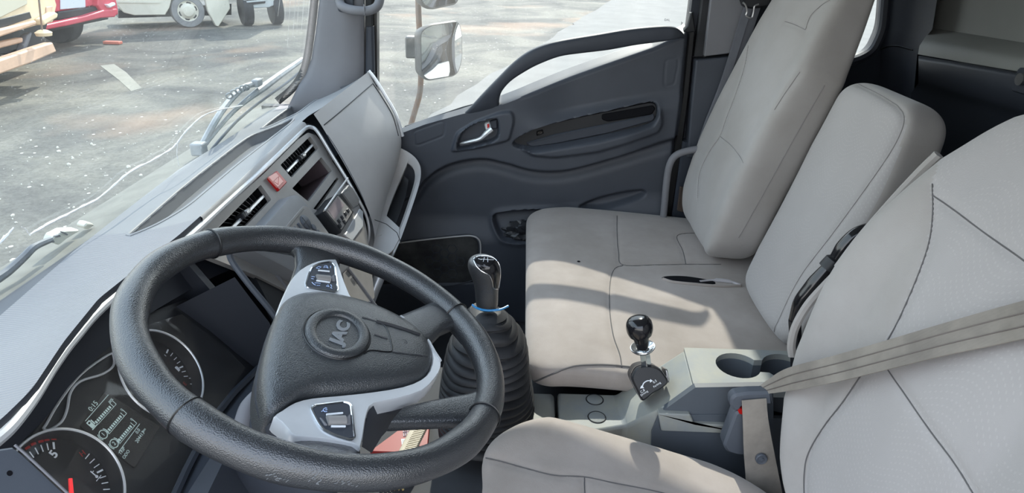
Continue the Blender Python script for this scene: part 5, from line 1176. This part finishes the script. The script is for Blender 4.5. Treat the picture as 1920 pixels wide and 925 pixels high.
for s, p in (('0.5', (1228, 716)), ('Parking', (1232, 722)), ('C.8', (1205, 734)), ('Driving', (1208, 738))):
    text('print', s, tilt, *tilt.px(*p, .001), .0006, .0062 if len(s) < 4 else .0052, M['white'], pv, r_, .0002)
rod0, rod1 = at(1214, 700, x=XV + .02), at(1207, 650, x=XV + .02)
dv_ = rod1 - rod0; dv_ /= np.linalg.norm(dv_)
RF = Frame(rod0, np.cross(dv_, [1, 0, 0]), [1, 0, 0]); 
obj('rod', lathe(rod0 - dv_ * .02, dv_, [(.0105, 0), (.0105, .03), (.0092, .031), (.0092, .075)], 4), M['chrome'], pv, smooth=False, bev=.0012, label='square chrome rod')
cc = at(1206, 658, x=XV + .02)
obj('collar', lathe(cc, dv_, [(.010, -.001), (.0205, .004), (.0225, .0075), (.0220, .009), (.0195, .0085), (.010, .003)], 32), M['chrome'], pv, label='dished chrome lifting collar')
kb = at(1204, 650, x=XV + .02)
obj('knob', lathe(kb, dv_, [(.0105, -.002), (.0118, .006), (.0145, .020), (.0150, .022), (.0205, .026), (.0232, .034), (.0236, .042), (.0225, .050), (.0190, .056), (.0125, .0592), (.006, .0600), (0, .0602)], 32), M['glossy'], pv, label='gloss black mushroom knob')

# ------------------------------------------------------------------ gear lever
XG = -.085
gl_ = thing('gear_lever', 'tall black gear knob on a black ribbed rubber boot', 'gear lever', tuple(at(912, 770, x=XG)))
C0, C1 = at(914, 800, x=XG), at(916, 578, x=XG + .03)
C0[2] = .31
secs = []
prof = [(0, .0885, 0)]
lv_px = [(800, 170), (770, 170), (745, 169), (720, 166), (698, 160), (672, 152), (650, 140), (628, 128), (612, 112), (596, 92), (584, 76)]
def brow(v):
    w = np.interp(v, [578, 590, 612, 640, 665, 700, 740, 800], [66, 78, 100, 138, 150, 160, 168, 172]); cu = np.interp(v, [578, 610, 640, 700, 800], [908, 918, 915, 911, 914]); return cu, w
rows = []; vs = [584, 592, 604, 622, 640, 654, 668, 682, 696, 710, 722, 734, 745, 756, 767, 778, 789, 806]
ringsB = []
for i in range(len(vs) - 1):
    for f, ex in ((.0, .925), (.14, 1.0), (.40, 1.06), (.70, 1.055), (.88, 1.0), (.97, .925)):
        v = vs[i] + (vs[i + 1] - vs[i]) * f; cu, w = brow(v); c = at(cu, v, x=XG + .03 * (800 - v) / 220); dist = np.linalg.norm(c - CAM); r = w / 2 / FPX * dist * .97 * ex
        if i < 1: r = w / 2 / FPX * dist * (.80 + .17 * f)
        ringsB.append([(c[0] + r * 1.0 * np.sign(math.cos(t)) * abs(math.cos(t)) ** .85, c[1] + r * np.sign(math.sin(t)) * abs(math.sin(t)) ** .85, c[2] + .004 * math.sin(t * 2 + i)) for t in np.linspace(0, 2 * np.pi, 40, endpoint=False)])
obj('boot', loft(ringsB), M['rubber'], gl_, ang=50, label='black concertina rubber boot')
cb = at(918, 576, x=XG + .03)
obj('clip', tube(spline([at(886, 572, x=XG + .0), at(892, 577, x=XG - .01), at(905, 581.5, x=XG - .014), at(922, 582.5, x=XG - .014), at(940, 580, x=XG - .01), at(953, 574, x=XG + .0)], 5), .0020, 6), M['blueedge'], gl_, label='thin blue clip around the top of the boot')
# knob: waisted grip with a forward swelling head
kn = []
for v, ul, ur, ey in ((584, 893, 934, 1), (560, 891, 934, 1), (540, 890, 934.5, 1), (524, 886, 937, 1), (512, 880, 938, 1.0), (502, 877, 938, 1), (494, 876.5, 936, 1), (487, 879, 931, 1), (482.5, 885, 922, 1), (480, 893, 912, 1)):
    a, b = at(ul, v, x=XG + .03), at(ur, v, x=XG + .03); c = (a + b) / 2; h = np.linalg.norm(b - a) / 2; dep = h * np.interp(v, [480, 500, 584], [.9, .82, .85])
    kn.append([(c[0] + dep * math.sin(t), c[1] - h * math.cos(t), c[2]) for t in np.linspace(0, 2 * np.pi, 28, endpoint=False)])
ko = obj('knob', loft(kn), M['leather'], gl_, ang=70, sub=1, label='dark leather grained gear knob'); KB = bvh(ko)
cap = [(889, 487), (897, 482), (914, 481), (928, 487), (936, 500), (937, 520), (934, 540), (925, 540), (922, 527), (917, 516), (903, 508), (893, 498)]
capP = onsurf(KB, spline(np.array(cap, float), 4, True), .0012, 1)
capi = [onsurf(KB, spline(scl(np.array(cap, float), s, np.array([918., 501.])), 4, True), .0012 + .001 * (1 - s), 1) for s in (.9, .6, .3, .05)]
mn = min(len(capP), *[len(c) for c in capi])
if mn == len(capP): obj('shift_plate', loft([capP - 0] + capi), M['glossy'], gl_, ang=80, label='gloss grey shift pattern plate')
obj('plate_edge', tube(onsurf(KB, spline(np.array(cap, float), 4, True), .001, 1), .0010, 5), M['chrome'], gl_)
for l in ([(902, 488), (925, 489)], [(908, 484.5), (906, 492)], [(914, 485), (914, 493)], [(897, 487), (903, 489)]): obj('shift_mark', tube(onsurf(KB, l, .0024, 3), .0005, 4), M['white'], gl_)

# ------------------------------------------------------------------ driver's seat belt and its buckle
sb = thing('seat_belt', 'worn grey brown belt crossing the driver backrest down to the buckle', 'seat belt', tuple(at(1410, 745, x=-.215)))
top_e = [(1408, 737), (1440, 712), (1478, 690), (1560, 668), (1650, 642), (1760, 609), (1860, 580), (1925, 562), (2060, 522)]
bot_e = [(1416, 741), (1455, 737), (1505, 729), (1570, 716), (1660, 694), (1765, 668), (1860, 648), (1925, 634), (2060, 604)]
xs_ = [-.20, -.205, -.215, -.25, -.30, -.37, -.43, -.48, -.58]
Aq = np.array([at(u, v, x=x) for (u, v), x in zip(top_e, xs_)]); Bq = np.array([at(u, v, x=x - .004) for (u, v), x in zip(bot_e, xs_)])
TDB = bvh(dbk)
def lift_off(P):
    """keep the webbing in front of the backrest: move towards the eye side normal until it clears"""
    out = []
    for p in P:
        h = TDB.find_nearest(Vector(p)); out.append(p)
    return np.array(out)
def clear(pts, lift):
    out = []
    for (u, v) in pts:
        d = Vector(ray(u, v)).normalized(); h = TDB.ray_cast(Vector(CAM), d)
        out.append(None if h[0] is None else np.array(h[0]) - np.array(d) * lift)
    return out
def hug(edge, xs, lift):
    E_ = spline(np.array(edge, float), 6); xq = np.interp(np.linspace(0, 1, len(E_)), np.linspace(0, 1, len(xs)), xs); D_ = np.array([ray(u, v) for u, v in E_]); D_ /= np.linalg.norm(D_, axis=1, keepdims=True); T_ = []
    for (u, v), x, d in zip(E_, xq, D_):
        h = TDB.ray_cast(Vector(CAM), Vector(d)); t0 = (x - CAM[0]) / d[0]; T_.append(t0 if h[0] is None else min(t0, h[3] - lift))
    T_ = np.array(T_); n_ = len(T_); mn = np.array([T_[max(0, k - 3):k + 4].min() for k in range(n_)]); T2 = np.convolve(np.pad(mn, 5, 'edge'), np.ones(11) / 11, 'valid')
    return CAM + D_ * T2[:, None]
a_, b_ = hug(top_e, xs_, .012), hug(bot_e, xs_, .012); nn_ = np.cross(np.gradient((a_ + b_) / 2, axis=0), b_ - a_); nn_ /= np.linalg.norm(nn_, axis=1, keepdims=True)
obj('shoulder_strap', loft([[p, q, q + n * .0016, p + n * .0016] for p, q, n in zip(a_, b_, nn_)]), M['belt'], sb, ang=40)
for f in (.33, .68): obj('strap_weave_line', tube([p + (q - p) * f - n * .0002 for p, q, n in zip(a_, b_, nn_)], .0009, 4), M['beltline'], sb)
le = [(1391, 752), (1393, 790), (1395, 850), (1399, 905), (1402, 960)]; re_ = [(1437, 748), (1441, 790), (1452, 850), (1463, 905), (1474, 960)]
xl_ = [-.232, -.24, -.25, -.262, -.275]
A2 = spline([at(u, v, x=x) for (u, v), x in zip(le, xl_)], 5); B2 = spline([at(u, v, x=x) for (u, v), x in zip(re_, xl_)], 5)
lap = obj('lap_strap', loft([[p, q, q + np.array([.0016, 0, 0]), p + np.array([.0016, 0, 0])] for p, q in zip(A2, B2)]), M['belt'], sb, ang=40)
cS = at(1427, 860, x=-.254)
obj('stop_button', lathe(cS, (-1, 0, .1), [(.0098, -.001), (.0098, .003), (.0085, .0045), (.0055, .0035), (.004, .0035), (.0035, .0048), (0, .0050)], 24), M['dash_lo'], sb, label='round grey belt stop button')
FBk = Frame(at(1400, 755, x=-.222), (0, -1, 0), (0, 0, 1))
obj('tongue', slab(FBk, rnd(FBk.pxs([(1368, 745), (1376, 737), (1400, 733), (1445, 732), (1448, 756), (1392, 757), (1384, 768), (1374, 768), (1368, 758)], .0), .004), -.012, .006, .004), M['dash_lo'], sb, label='grey moulded belt tongue grip')
bk = thing('belt_buckle', 'grey seat belt buckle with a red button beside the driver cushion', 'buckle', tuple(at(1375, 820, x=-.215)))
obj('buckle_body', slab(FBk, rnd(FBk.pxs([(1378, 772), (1391, 768), (1440, 770), (1440, 856), (1380, 852), (1362, 846), (1355, 834)], .0), .006), -.022, .004, .004), M['dash_lo'], bk)
obj('release_button', slab(FBk, rnd(FBk.pxs([(1382, 767), (1394, 766), (1394, 778), (1386, 776)], .004), .001), -.016, .0055, .001), M['red'], bk, label='red release button')
# ------------------------------------------------------------------ passenger belt on the B pillar
pbt = thing('passenger_belt', 'grey passenger seat belt hanging from the pillar guide behind the tall backrest', 'seat belt', tuple(at(1400, 20, x=.85)))
pl2 = [at(1412, 8, x=.845), at(1400, 45, x=.842), at(1380, 110, x=.838), at(1360, 170, x=.834), at(1338, 225, x=.83), at(1322, 270, x=.825)]
wv = np.array([0, -1.0, .12]); obj('webbing', strap(spline(pl2, 6), wv, .046, .0016), M['belt_g'], pbt)
obj('webbing', strap(spline([p + np.array([-.006, .012, 0]) for p in pl2], 6), wv, .022, .0016), M['belt_g'], pbt)
FGd = Frame(at(1412, 5, x=.842), (0, -1, .1), (0, .1, 1))
obj('guide', slab(FGd, rnd(FGd.pxs([(1384, -14), (1392, 12), (1404, 16), (1445, 10), (1450, -20)], 0), .006), -.01, .02, .005), M['black'], pbt, label='black belt guide housing')
obj('guide_loop', tube(spline([FGd.p(*FGd.px(u, v, .03), .024) for u, v in ((1394, 5), (1399, 10), (1402, 22), (1400, 30), (1410, 34), (1414, 24), (1416, 12), (1424, 8))], 4), .0026, 8), M['metal'], pbt, label='bent metal loop of the belt guide')
# ------------------------------------------------------------------ small things in the cab
ZK = .3175
rb = thing('red_packet', 'red packet with white grid symbols and barcode under the steering wheel', 'packet', tuple(at(745, 830, z=ZK)))
FR = Frame(at(745, 830, z=ZK), (1, .12, 0), (-.12, 1, 0)); 
rp_ = FR.pxs([(690, 850), (700, 838), (768, 790), (800, 795), (800, 845), (750, 850)], .0); rp_ = FR.pxs([(694, 846), (772, 788), (806, 790), (800, 850)], 0)
obj('packet_body', slab(FR, rp_, -.016, .0, .001), mat('red_card', srgb(140, 16, 12), .5), rb)
g0 = FR.px(770, 810, 0); ux = FR.px(780, 808.5, 0) - g0; uy = FR.px(771, 818, 0) - g0
cells = []
for i in range(3):
    for j in range(2):
        o_ = g0 - ux * 1.0 + ux * i * .95 + uy * (j - .5) * 1.0; r = [o_ + ux * a + uy * b for a, b in ((-.36, -.36), (.36, -.36), (.36, .36), (-.36, .36))]
        cells.append(tube(FR.ps(r, .0006), .0009, 4, True)); cells.append(tube([FR.p(*(o_ - ux * .2), .0006), FR.p(*(o_ + ux * .2), .0006)], .0007, 4)); cells.append(tube([FR.p(*(o_ - uy * .2), .0006), FR.p(*(o_ + uy * .2), .0006)], .0007, 4))
obj('grid_symbols', join(*cells), M['white'], rb, smooth=False, label='white printed grid of handling symbols')
bq = FR.pxs([(752, 824), (770, 822), (773, 838), (754, 839)], 0)
bl = obj('barcode_label', slab(FR, bq, .0, .0004), M['white'], rb, smooth=False, label='white barcode label')
bars = []
rs = np.random.RandomState(4)
for f in np.arange(.08, .94, .055):
    wq_ = rs.uniform(.01, .028); a0, a1 = bq[0] + (bq[1] - bq[0]) * f, bq[3] + (bq[2] - bq[3]) * f; d = (bq[1] - bq[0]) * wq_; m0 = a0 + (a1 - a0) * .08; m1 = a0 + (a1 - a0) * .9; bars.append(slab(FR, [m0, m0 + d, m1 + d, m1], .0004, .0007))
obj('barcode_bars', join(*bars), M['frit'], bl, smooth=False)
cr = thing('ribbed_strip', 'cream ribbed plastic strip leaning beside the red packet', 'strip', tuple(at(780, 820, z=ZK + .03)))
cream = mat('cream_plastic', srgb(196, 186, 164), .6, var=.12, vscale=30)
a0, a1 = at(793, 786, z=ZK + .035), at(752, 866, z=ZK + .022); dcr = (a1 - a0); Lc = np.linalg.norm(dcr); dcr /= Lc
side = np.cross(dcr, [0, 0, 1]); side /= np.linalg.norm(side)
if side @ (at(800, 800, z=ZK) - at(780, 800, z=ZK)) < 0: side = -side
obj('strip_back', tube([a0 - side * .007, a1 - side * .007 + dcr * .02], .007, 8, flat=.6), cream, cr)
for i in range(30):
    p = a0 + dcr * (Lc + .02) * (i + .5) / 30; obj('strip_tooth', box(p + side * .006, (.020, .0024, .010), Frame(p, side, dcr)), cream, cr)
cs2 = obj('coiled_strip_end', tube([at(712 + 4.0 * i, 916 + (3 if i % 2 else -3), z=.304) for i in range(12)], .0022, 6), mat('straw_wire', srgb(190, 166, 110), .6)); tag(cs2, 'straw coloured coil end just below the wheel rim', 'coil')
kb_ = thing('column_adjuster', 'rounded grey adjuster knob below the wheel at the bottom edge', 'knob', tuple(at(488, 925, z=.55)))
obj('adjuster_cap', lathe(at(488, 934, z=.55), (-.3, -.55, .75), [(.03, -.03), (.034, -.01), (.033, 0), (.027, .006), (.012, .009), (0, .010)], 28), M['pillar'], kb_)
obj('adjuster_stem', lathe(at(488, 934, z=.55) + np.array([.3, .55, -.75]) * .03, (-.3, -.55, .75), [(.018, -.08), (.018, .02)], 16), M['dark'], kb_)
# lower trim under the wheel
kt = obj('knee_trim', loft([[at(385, 935, x=-.60), at(330, 960, x=-.62), at(420, 1100, x=-.62), at(520, 1100, x=-.60)], [at(470, 760, x=-.36), at(450, 770, x=-.36), at(520, 900, x=-.36), at(600, 900, x=-.36)], [at(640, 720, x=-.22), at(630, 730, x=-.22), at(660, 800, x=-.22), at(720, 790, x=-.22)]]), M['dark']); tag(kt, 'dark grey lower dash trim below the cluster on the driver side', 'trim panel')
# crumpled cloth in the door pocket
def crumple():
    bm = bmesh.new(); bmesh.ops.create_icosphere(bm, subdivisions=4, radius=1); c = at(982, 436, x=.865); rs = np.random.RandomState(2)
    from mathutils import noise
    V = []
    for v in bm.verts:
        n = noise.noise(v.co * 2.6) * .55 + abs(noise.noise(v.co * 6)) * .35; r = 1 + n; V.append(c + np.array([v.co.x * .022, v.co.y * .055, v.co.z * .034]) * r)
    F = [[v.index for v in f.verts] for f in bm.faces]; bm.free(); return np.array(V), F
cl = obj('crumpled_bag', crumple(), mat('black_film', (.03, .032, .036), .35, spec=.5), ang=20); tag(cl, 'crumpled black plastic bag stuffed in the door map pocket', 'bag')

# ------------------------------------------------------------------ door mirrors outside
def mirror(name, lab, px, xm, bracket):
    t = thing(name, lab, 'mirror', tuple(at(*px[0], x=xm)), 'door mirrors on the pole')
    # glass faces back towards the cab
    cpx = np.mean(px, 0); c = at(*cpx, x=xm); n = CAM - c; n[2] = .15; n /= np.linalg.norm(n); n = n + np.array([0, -.55, 0.0]); n /= np.linalg.norm(n)
    a = np.cross([0, 0, 1], n); Fm = Frame(c, a, np.cross(n, a))
    q = rnd(Fm.pxs(px, 0), .03, 5)
    obj('shell', loft([Fm.ps(scl(q, .80), -.075), Fm.ps(scl(q, .95), -.05), Fm.ps(scl(q, 1.0), -.02), Fm.ps(scl(q, 1.0), .0), Fm.ps(scl(q, .97), .004)]), M['mirror_shell'], t, ang=50)
    qg = scl(q, .95); cg = qg.mean(0)
    obj('mirror_glass', loft([Fm.ps(cg + (qg - cg) * s, .0045 + .007 * (1 - s * s)) for s in (1, .85, .7, .55, .4, .25, .1, .01)]), M['mirror'], t, ang=80, label='convex mirror glass')
    return t, Fm
m1, Fm1 = mirror('wing_mirror', 'lower wide angle door mirror clamped to the rusty pole', [(786, 58), (806, 46), (860, 38), (866, 60), (867, 110), (858, 142), (800, 152), (788, 140)], 1.32, None)
obj('clamp', box(at(776, 88, x=1.36), (.05, .055, .075)), M['mirror_shell'], m1, bev=.006)
m2, Fm2 = mirror('wing_mirror', 'upper door mirror cut off by the top edge of the photo', [(786, -120), (806, -135), (855, -135), (862, -100), (863, -10), (856, 8), (806, 19), (788, 8)], 1.32, None)
pole = obj('mirror_pole', tube(spline([at(783, -160, x=1.375), at(784, 0, x=1.375), at(788, 90, x=1.375), at(789, 150, x=1.375), at(786, 180, x=1.372), at(776, 215, x=1.365), at(768, 245, x=1.34), at(760, 290, x=1.25), at(752, 330, x=1.10)], 8), .0105, 12), M['rust']); tag(pole, 'rusty bent pole carrying the door mirrors', 'pole')

# ------------------------------------------------------------------ wipers in front of the windscreen
wg = mat('dusty_wiper', srgb(150, 154, 158), .5, var=.2, vscale=30); wdk = mat('dark_wiper', srgb(70, 78, 90), .5, var=.2, vscale=30)
def fs(u, v, w=-.03): return FS.p(*FS.px(u, v, w), w)
w1 = thing('windscreen_wiper', 'dusty pale wiper lying along the passenger end of the windscreen', 'wiper', tuple(fs(430, 190)), 'windscreen wipers')
arm = spline([fs(u, v) for u, v in ((372, 288), (400, 252), (428, 219), (455, 194), (490, 167), (525, 141), (548, 125), (566, 112))], 5)
obj('blade_rail', tube(arm, list(np.interp(np.linspace(0, 1, len(arm)), [0, .4, .6, 1], [.005, .006, .011, .008])), 8), wg, w1)
ru = [p - FS.b * .012 for p in spline([fs(u, v, -.02) for u, v in ((384, 290), (420, 247), (455, 211), (500, 176), (540, 148), (562, 130))], 5)]
obj('blade_rubber', tube(ru, .0035, 6), wdk, w1)
for i, (u, v) in enumerate(((430, 180), (438, 174), (447, 170), (455, 166), (462, 164))): obj('spring_coil', tube([fs(u + 6 * math.cos(a), v + 5 * math.sin(a), -.03 - .008 * math.sin(a)) for a in np.linspace(0, 6.28, 12)], .0022, 5), wg, w1)
obj('arm', tube(spline([fs(376, 278, -.035), fs(405, 225, -.04), fs(430, 190, -.045), fs(456, 165, -.045), fs(482, 156, -.04)], 5), .008, 8), wg, w1)
obj('end_clip', box(fs(373, 279, -.03), (.03, .03, .03)), wg, w1, bev=.004); obj('end_clip', box(fs(482, 155, -.035), (.035, .02, .02)), wg, w1, bev=.004)
w2 = thing('windscreen_wiper', 'wiper arm with a pale slotted joint at the left edge of the windscreen', 'wiper', tuple(fs(60, 480)), 'windscreen wipers')
arm = spline([fs(u, v) for u, v in ((-60, 560), (0, 520), (20, 505), (45, 482), (62, 465), (80, 456), (95, 450))], 5)
obj('arm', tube(arm, list(np.interp(np.linspace(0, 1, len(arm)), [0, .6, 1], [.007, .006, .005])), 8), wdk, w2)
FJ = Frame(fs(118, 443, -.035), FS.a, FS.b)
jq = FJ.pxs([(92, 453), (97, 442), (118, 431), (145, 430), (143, 434), (120, 448), (107, 459)], 0)
obj('joint', slab(FJ, rnd(jq, .004), -.01, .004, .002), mat('chalky_plastic', srgb(222, 220, 212), .6), w2, label='chalky white slotted wiper joint')
for p in ([(115, 434), (122, 436), (128, 440), (126, 442), (118, 438)], [(103, 443), (112, 440), (114, 444), (106, 446)], [(98, 453), (102, 452), (102, 455), (98, 455)]): obj('joint_slot', slab(FJ, rnd(FJ.pxs(p, .005), .001), .002, .0052), wdk, w2)
obj('joint_cap', slab(FJ, rnd(FJ.pxs([(152, 423), (158, 416), (168, 417), (171, 421), (162, 428), (154, 428)], 0), .003), -.008, .006, .002), mat('chalky_cap', srgb(214, 210, 198), .6), w2)
# cowl panel outside, below the glass
struct(obj('trim_cowl', grid([[(x, y, z) for x in np.linspace(-.95, .95, 20)] for y, z in ((.735, .72), (.78, .715), (.85, .695), (.90, .665), (.93, .58), (.94, .0))]), mat('dusty_cowl', srgb(112, 111, 103), .75, var=.2, vscale=14)))

# ------------------------------------------------------------------ vehicles in the yard
def gp_(u, v, z=GZ): return at(u, v, z=z)
cream_p = mat('faded_cream_paint', srgb(222, 200, 168), .45, var=.08, vscale=3); pink_p = mat('faded_rusty_cream', srgb(206, 172, 148), .55, var=.12, vscale=3)
t1 = thing('cream_truck', 'faded cream truck front with a loose bumper at the left edge', 'truck', tuple(gp_(40, 125)))
zb = GZ + .35
bA, bB = at(104, 103, z=zb), at(-60, 165, z=zb); dB = bB - bA; LB_ = np.linalg.norm(dB); dB /= LB_; nB = np.cross([0, 0, 1], dB); nB /= np.linalg.norm(nB)
if nB @ (CAM - bA) < 0: nB = -nB
TF = Frame(bA, dB, (0, 0, 1)); nT = TF.n if TF.n @ (CAM - bA) > 0 else -TF.n
def tp(u, v, w=0):   # point on the truck's front plane pushed w towards us
    q = TF.o + nT * w; d = ray(u, v); return CAM + d * (((q - CAM) @ TF.n) / (d @ TF.n))
def tpanel(nm, pts, w0, w1, m, par, **k): 
    f = np.array([tp(u, v, w1) for u, v in pts]); return obj(nm, loft([f - nT * (w1 - w0), f]), m, par, bev=.02, **k)
tpanel('bumper', [(107, 97), (99, 79), (70, 88), (0, 112), (-80, 138), (-80, 170), (0, 140), (60, 118)], -.12, .0, pink_p, t1, label='pinkish cream bumper beam hanging low')
tpanel('front_panel', [(-80, -160), (102, -160), (104, 0), (107, 10), (100, 42), (70, 48), (0, 68), (-80, 90)], -.6, -.15, cream_p, t1)
tpanel('lamp_pocket', [(88, 13), (100, 11), (98, 24), (88, 27)], -.15, -.13, pink_p, t1)
tpanel('corner_lip', [(80, 36), (104, 22), (110, 26), (108, 34), (84, 48)], -.15, -.04, cream_p, t1)
tpanel('grille', [(-80, 52), (0, 36), (56, 22), (60, 34), (0, 54), (-80, 72)], -.15, -.135, M['black'], t1, label='dark grille opening')
tpanel('grille_bar', [(-80, 72), (0, 55), (68, 38), (70, 46), (0, 70), (-80, 90)], -.15, -.08, pink_p, t1)
tpanel('plate', [(-60, -20), (52, -20), (52, 8), (0, 34), (-60, 40)], -.15, -.13, mat('blank_panel', srgb(190, 184, 166), .6), t1, label='plain weathered panel above the grille')
tpanel('bracket', [(52, 66), (62, 60), (56, 80), (50, 96), (44, 96)], -.3, -.2, M['pillar'], t1)
tpanel('lower_valance', [(-80, 96), (44, 70), (44, 80), (-80, 112)], -.3, -.2, pink_p, t1)
obj('mirror_arm', tube([tp(70, -30, .12), tp(75, 20, .12), tp(79, 56, .12)], .012, 6), M['rust'], t1); obj('mirror_arm_foot', lathe(tp(82, 64, .10), (0, 0, 1), [(.0, -.03), (.09, -.02), (.10, .02), (.05, .05), (0, .06)], 14), cream_p, t1)
obj('chassis', prism([tp(u, v, -.62) for u, v in ((-80, 60), (90, 40), (78, 84), (-80, 112))], -nT * 1.2), M['black'], t1)
for du in (.35, 1.9):
    c = bA + dB * du - nB * .95; c = np.array([c[0], c[1], GZ + .42]); obj('wheel', lathe(c - dB * .12, dB, [(.2, 0), (.40, 0), (.42, .03), (.42, .22), (.40, .25), (.2, .25)], 24), M['rubber'], t1)
redp = mat('faded_red_paint', srgb(196, 70, 86), .4, var=.1, vscale=3)
t2 = thing('red_truck', 'faded red truck front partly hidden behind the cream truck', 'truck', tuple(gp_(150, 62)))
zr = GZ + .45; rA, rB = at(222, 30, z=zr), at(58, 58, z=zr); dR = rB - rA; dR /= np.linalg.norm(dR); RFm = Frame(rA, dR, (0, 0, 1)); nR = RFm.n if RFm.n @ (CAM - rA) > 0 else -RFm.n
def rpnt(u, v, w=0):
    q = RFm.o + nR * w; d = ray(u, v); return CAM + d * (((q - CAM) @ RFm.n) / (d @ RFm.n))
def rpanel(nm, pts, w0, w1, m, par, **k): f = np.array([rpnt(u, v, w1) for u, v in pts]); return obj(nm, loft([f - nR * (w1 - w0), f]), m, par, bev=.02, **k)
rpanel('bumper', [(222, 24), (216, 32), (190, 34), (130, 48), (88, 56), (40, 62), (40, 52), (88, 46), (160, 30), (195, 19), (220, 16)], -.15, .05, redp, t2)
rpanel('front_panel', [(60, -120), (212, -120), (214, 2), (200, 6), (160, 14), (60, 30)], -.5, -.1, redp, t2)
rpanel('plate', [(114, -20), (160, -20), (161, 14), (114, 18)], -.1, -.08, mat('pale_panel', srgb(206, 212, 220), .5), t2, label='plain pale panel on the red front')
rpanel('lower_grille', [(110, 22), (180, 12), (192, 16), (186, 24), (110, 38)], -.12, -.06, M['black'], t2)
rpanel('lamp', [(201, 8), (207, 15), (218, 10), (216, 4), (209, 8)], -.1, .06, M['white'], t2)
rpanel('corner', [(186, -60), (206, -60), (222, 18), (222, 28), (196, 30), (184, 10)], -.3, .0, redp, t2)
obj('chassis', prism([rpnt(u, v, -.52) for u, v in ((60, 40), (205, 18), (203, 36), (60, 66))], -nR * 1.2), M['black'], t2)
for du in (.4, 1.7):
    c = rA + dR * du - nR * .9; c = np.array([c[0], c[1], GZ + .42]); obj('wheel', lathe(c - dR * .12, dR, [(.2, 0), (.40, 0), (.42, .03), (.42, .22), (.40, .25), (.2, .25)], 24), M['rubber'], t2)
vanp = mat('dusty_white_paint', srgb(206, 204, 190), .5, var=.08, vscale=2)
t3 = thing('white_van', 'dusty white truck side with a front wheel and open flap', 'truck', tuple(gp_(350, 54)))
wc0 = at(352, 52, z=GZ); dV = at(520, 44, z=GZ) - at(200, 58, z=GZ); dV /= np.linalg.norm(dV); VF = Frame(wc0, dV, (0, 0, 1)); nV = VF.n if VF.n @ (CAM - wc0) > 0 else -VF.n
def vp(u, v, w=0):
    q = VF.o + nV * w; d = ray(u, v); return CAM + d * (((q - CAM) @ VF.n) / (d @ VF.n))
def vpanel(nm, pts, w0, w1, m, par, bev=.015, **k): f = np.array([vp(u, v, w1) for u, v in pts]); return obj(nm, loft([f - nV * min(w1 - w0, .9), f]), m, par, bev=bev, **k)
vpanel('body_side', [(214, -120), (330, -120), (330, -8), (322, -2), (318, 14), (310, 28), (252, 29), (232, 24), (216, 4)], -1.6, .02, vanp, t3)
vpanel('body_front', [(330, -120), (438, -120), (436, -12), (400, -12), (385, 0), (372, -10), (350, -14), (330, -8)], -1.6, .02, vanp, t3)
vpanel('panel_crease', [(220, 2), (300, 3), (300, 6), (220, 5)], .0, .035, vanp, t3, bev=0)
vpanel('flap', [(378, -30), (425, -30), (432, 16), (410, 50), (405, 49), (390, 22)], -.04, .12, vanp, t3, label='loose pointed body flap in front of the wheel')
wh = vp(351, 20, -.1); R0 = wh[2] - GZ
whl = obj('wheel', lathe(wh - nV * .13, nV, [(R0 * .62, 0), (R0 * .95, 0), (R0, .04), (R0, .2), (R0 * .95, .25), (R0 * .64, .25), (R0 * .60, .2)], 36), mat('dusty_tyre', srgb(120, 122, 124), .8, var=.15, vscale=8), t3)
obj('wheel_disc', lathe(wh + nV * .05, nV, [(R0 * .62, 0), (R0 * .62, .06), (R0 * .52, .04), (R0 * .35, .07), (R0 * .3, .1), (0, .11)], 28), vanp, whl, label='pale wheel disc')
for k in range(6):
    a = k * math.pi / 3 + .3; obj('disc_hole', lathe(wh + nV * .095 + dV * R0 * .45 * math.cos(a) + np.array([0, 0, 1]) * R0 * .45 * math.sin(a), nV, [(.05, 0), (.05, .004), (0, .004)], 10), M['black'], whl)
obj('chassis', prism([vp(u, v, -.4) for u, v in ((222, 20), (434, 7), (434, 28), (222, 34))], -nV * .9), M['black'], t3)
obj('rear_wheel', lathe(np.array([*(wh - dV * 3.4)[:2], GZ + R0]) - nV * .13, nV, [(R0 * .5, 0), (R0 * .95, 0), (R0, .04), (R0, .2), (R0 * .95, .25), (R0 * .5, .25)], 28), M['rubber'], t3)
t4 = thing('grey_van', 'dusty grey van nose with a slatted grille at the top edge', 'van', tuple(gp_(480, 34)))
F4 = Frame(at(480, 20, z=GZ + .34), dV, (0, 0, 1)); n4 = F4.n if F4.n @ (CAM - F4.o) > 0 else -F4.n
def qp(u, v, w=0):
    q = F4.o + n4 * w; d = ray(u, v); return CAM + d * (((q - CAM) @ F4.n) / (d @ F4.n))
def qpanel(nm, pts, w0, w1, m, par, bev=.015, **k): f = np.array([qp(u, v, w1) for u, v in pts]); return obj(nm, loft([f - n4 * min(w1 - w0, .7), f]), m, par, bev=bev, **k)
greyp = mat('dusty_grey_paint', srgb(176, 182, 184), .5, var=.08, vscale=2)
qpanel('nose', [(452, -120), (520, -120), (514, 10), (504, 14), (464, 16), (457, 4)], -2.2, .0, greyp, t4)
qpanel('grille', [(460, -20), (498, -20), (498, 6), (464, 10)], .0, .03, M['black'], t4)
for v in (-12, -4, 3): qpanel('grille_slat', [(462, v - 1), (498, v - 4), (498, v - 1), (463, v + 2)], .03, .05, greyp, t4, bev=0)
for px in (452, 508):
    c = qp(px, 20, -.3); obj('wheel', lathe(np.array([c[0], c[1], GZ + .36]), dV, [(.15, 0), (.34, 0), (.36, .03), (.36, .17), (.34, .2), (.15, .2)], 24), M['rubber'], t4)
lt = obj('litter_scrap', box(gp_(212, 83) + [0, 0, .03], (.12, .3, .05)), mat('orange_scrap', srgb(200, 110, 90), .6), bev=.01); tag(lt, 'small orange scrap lying on the asphalt before the red truck', 'litter')
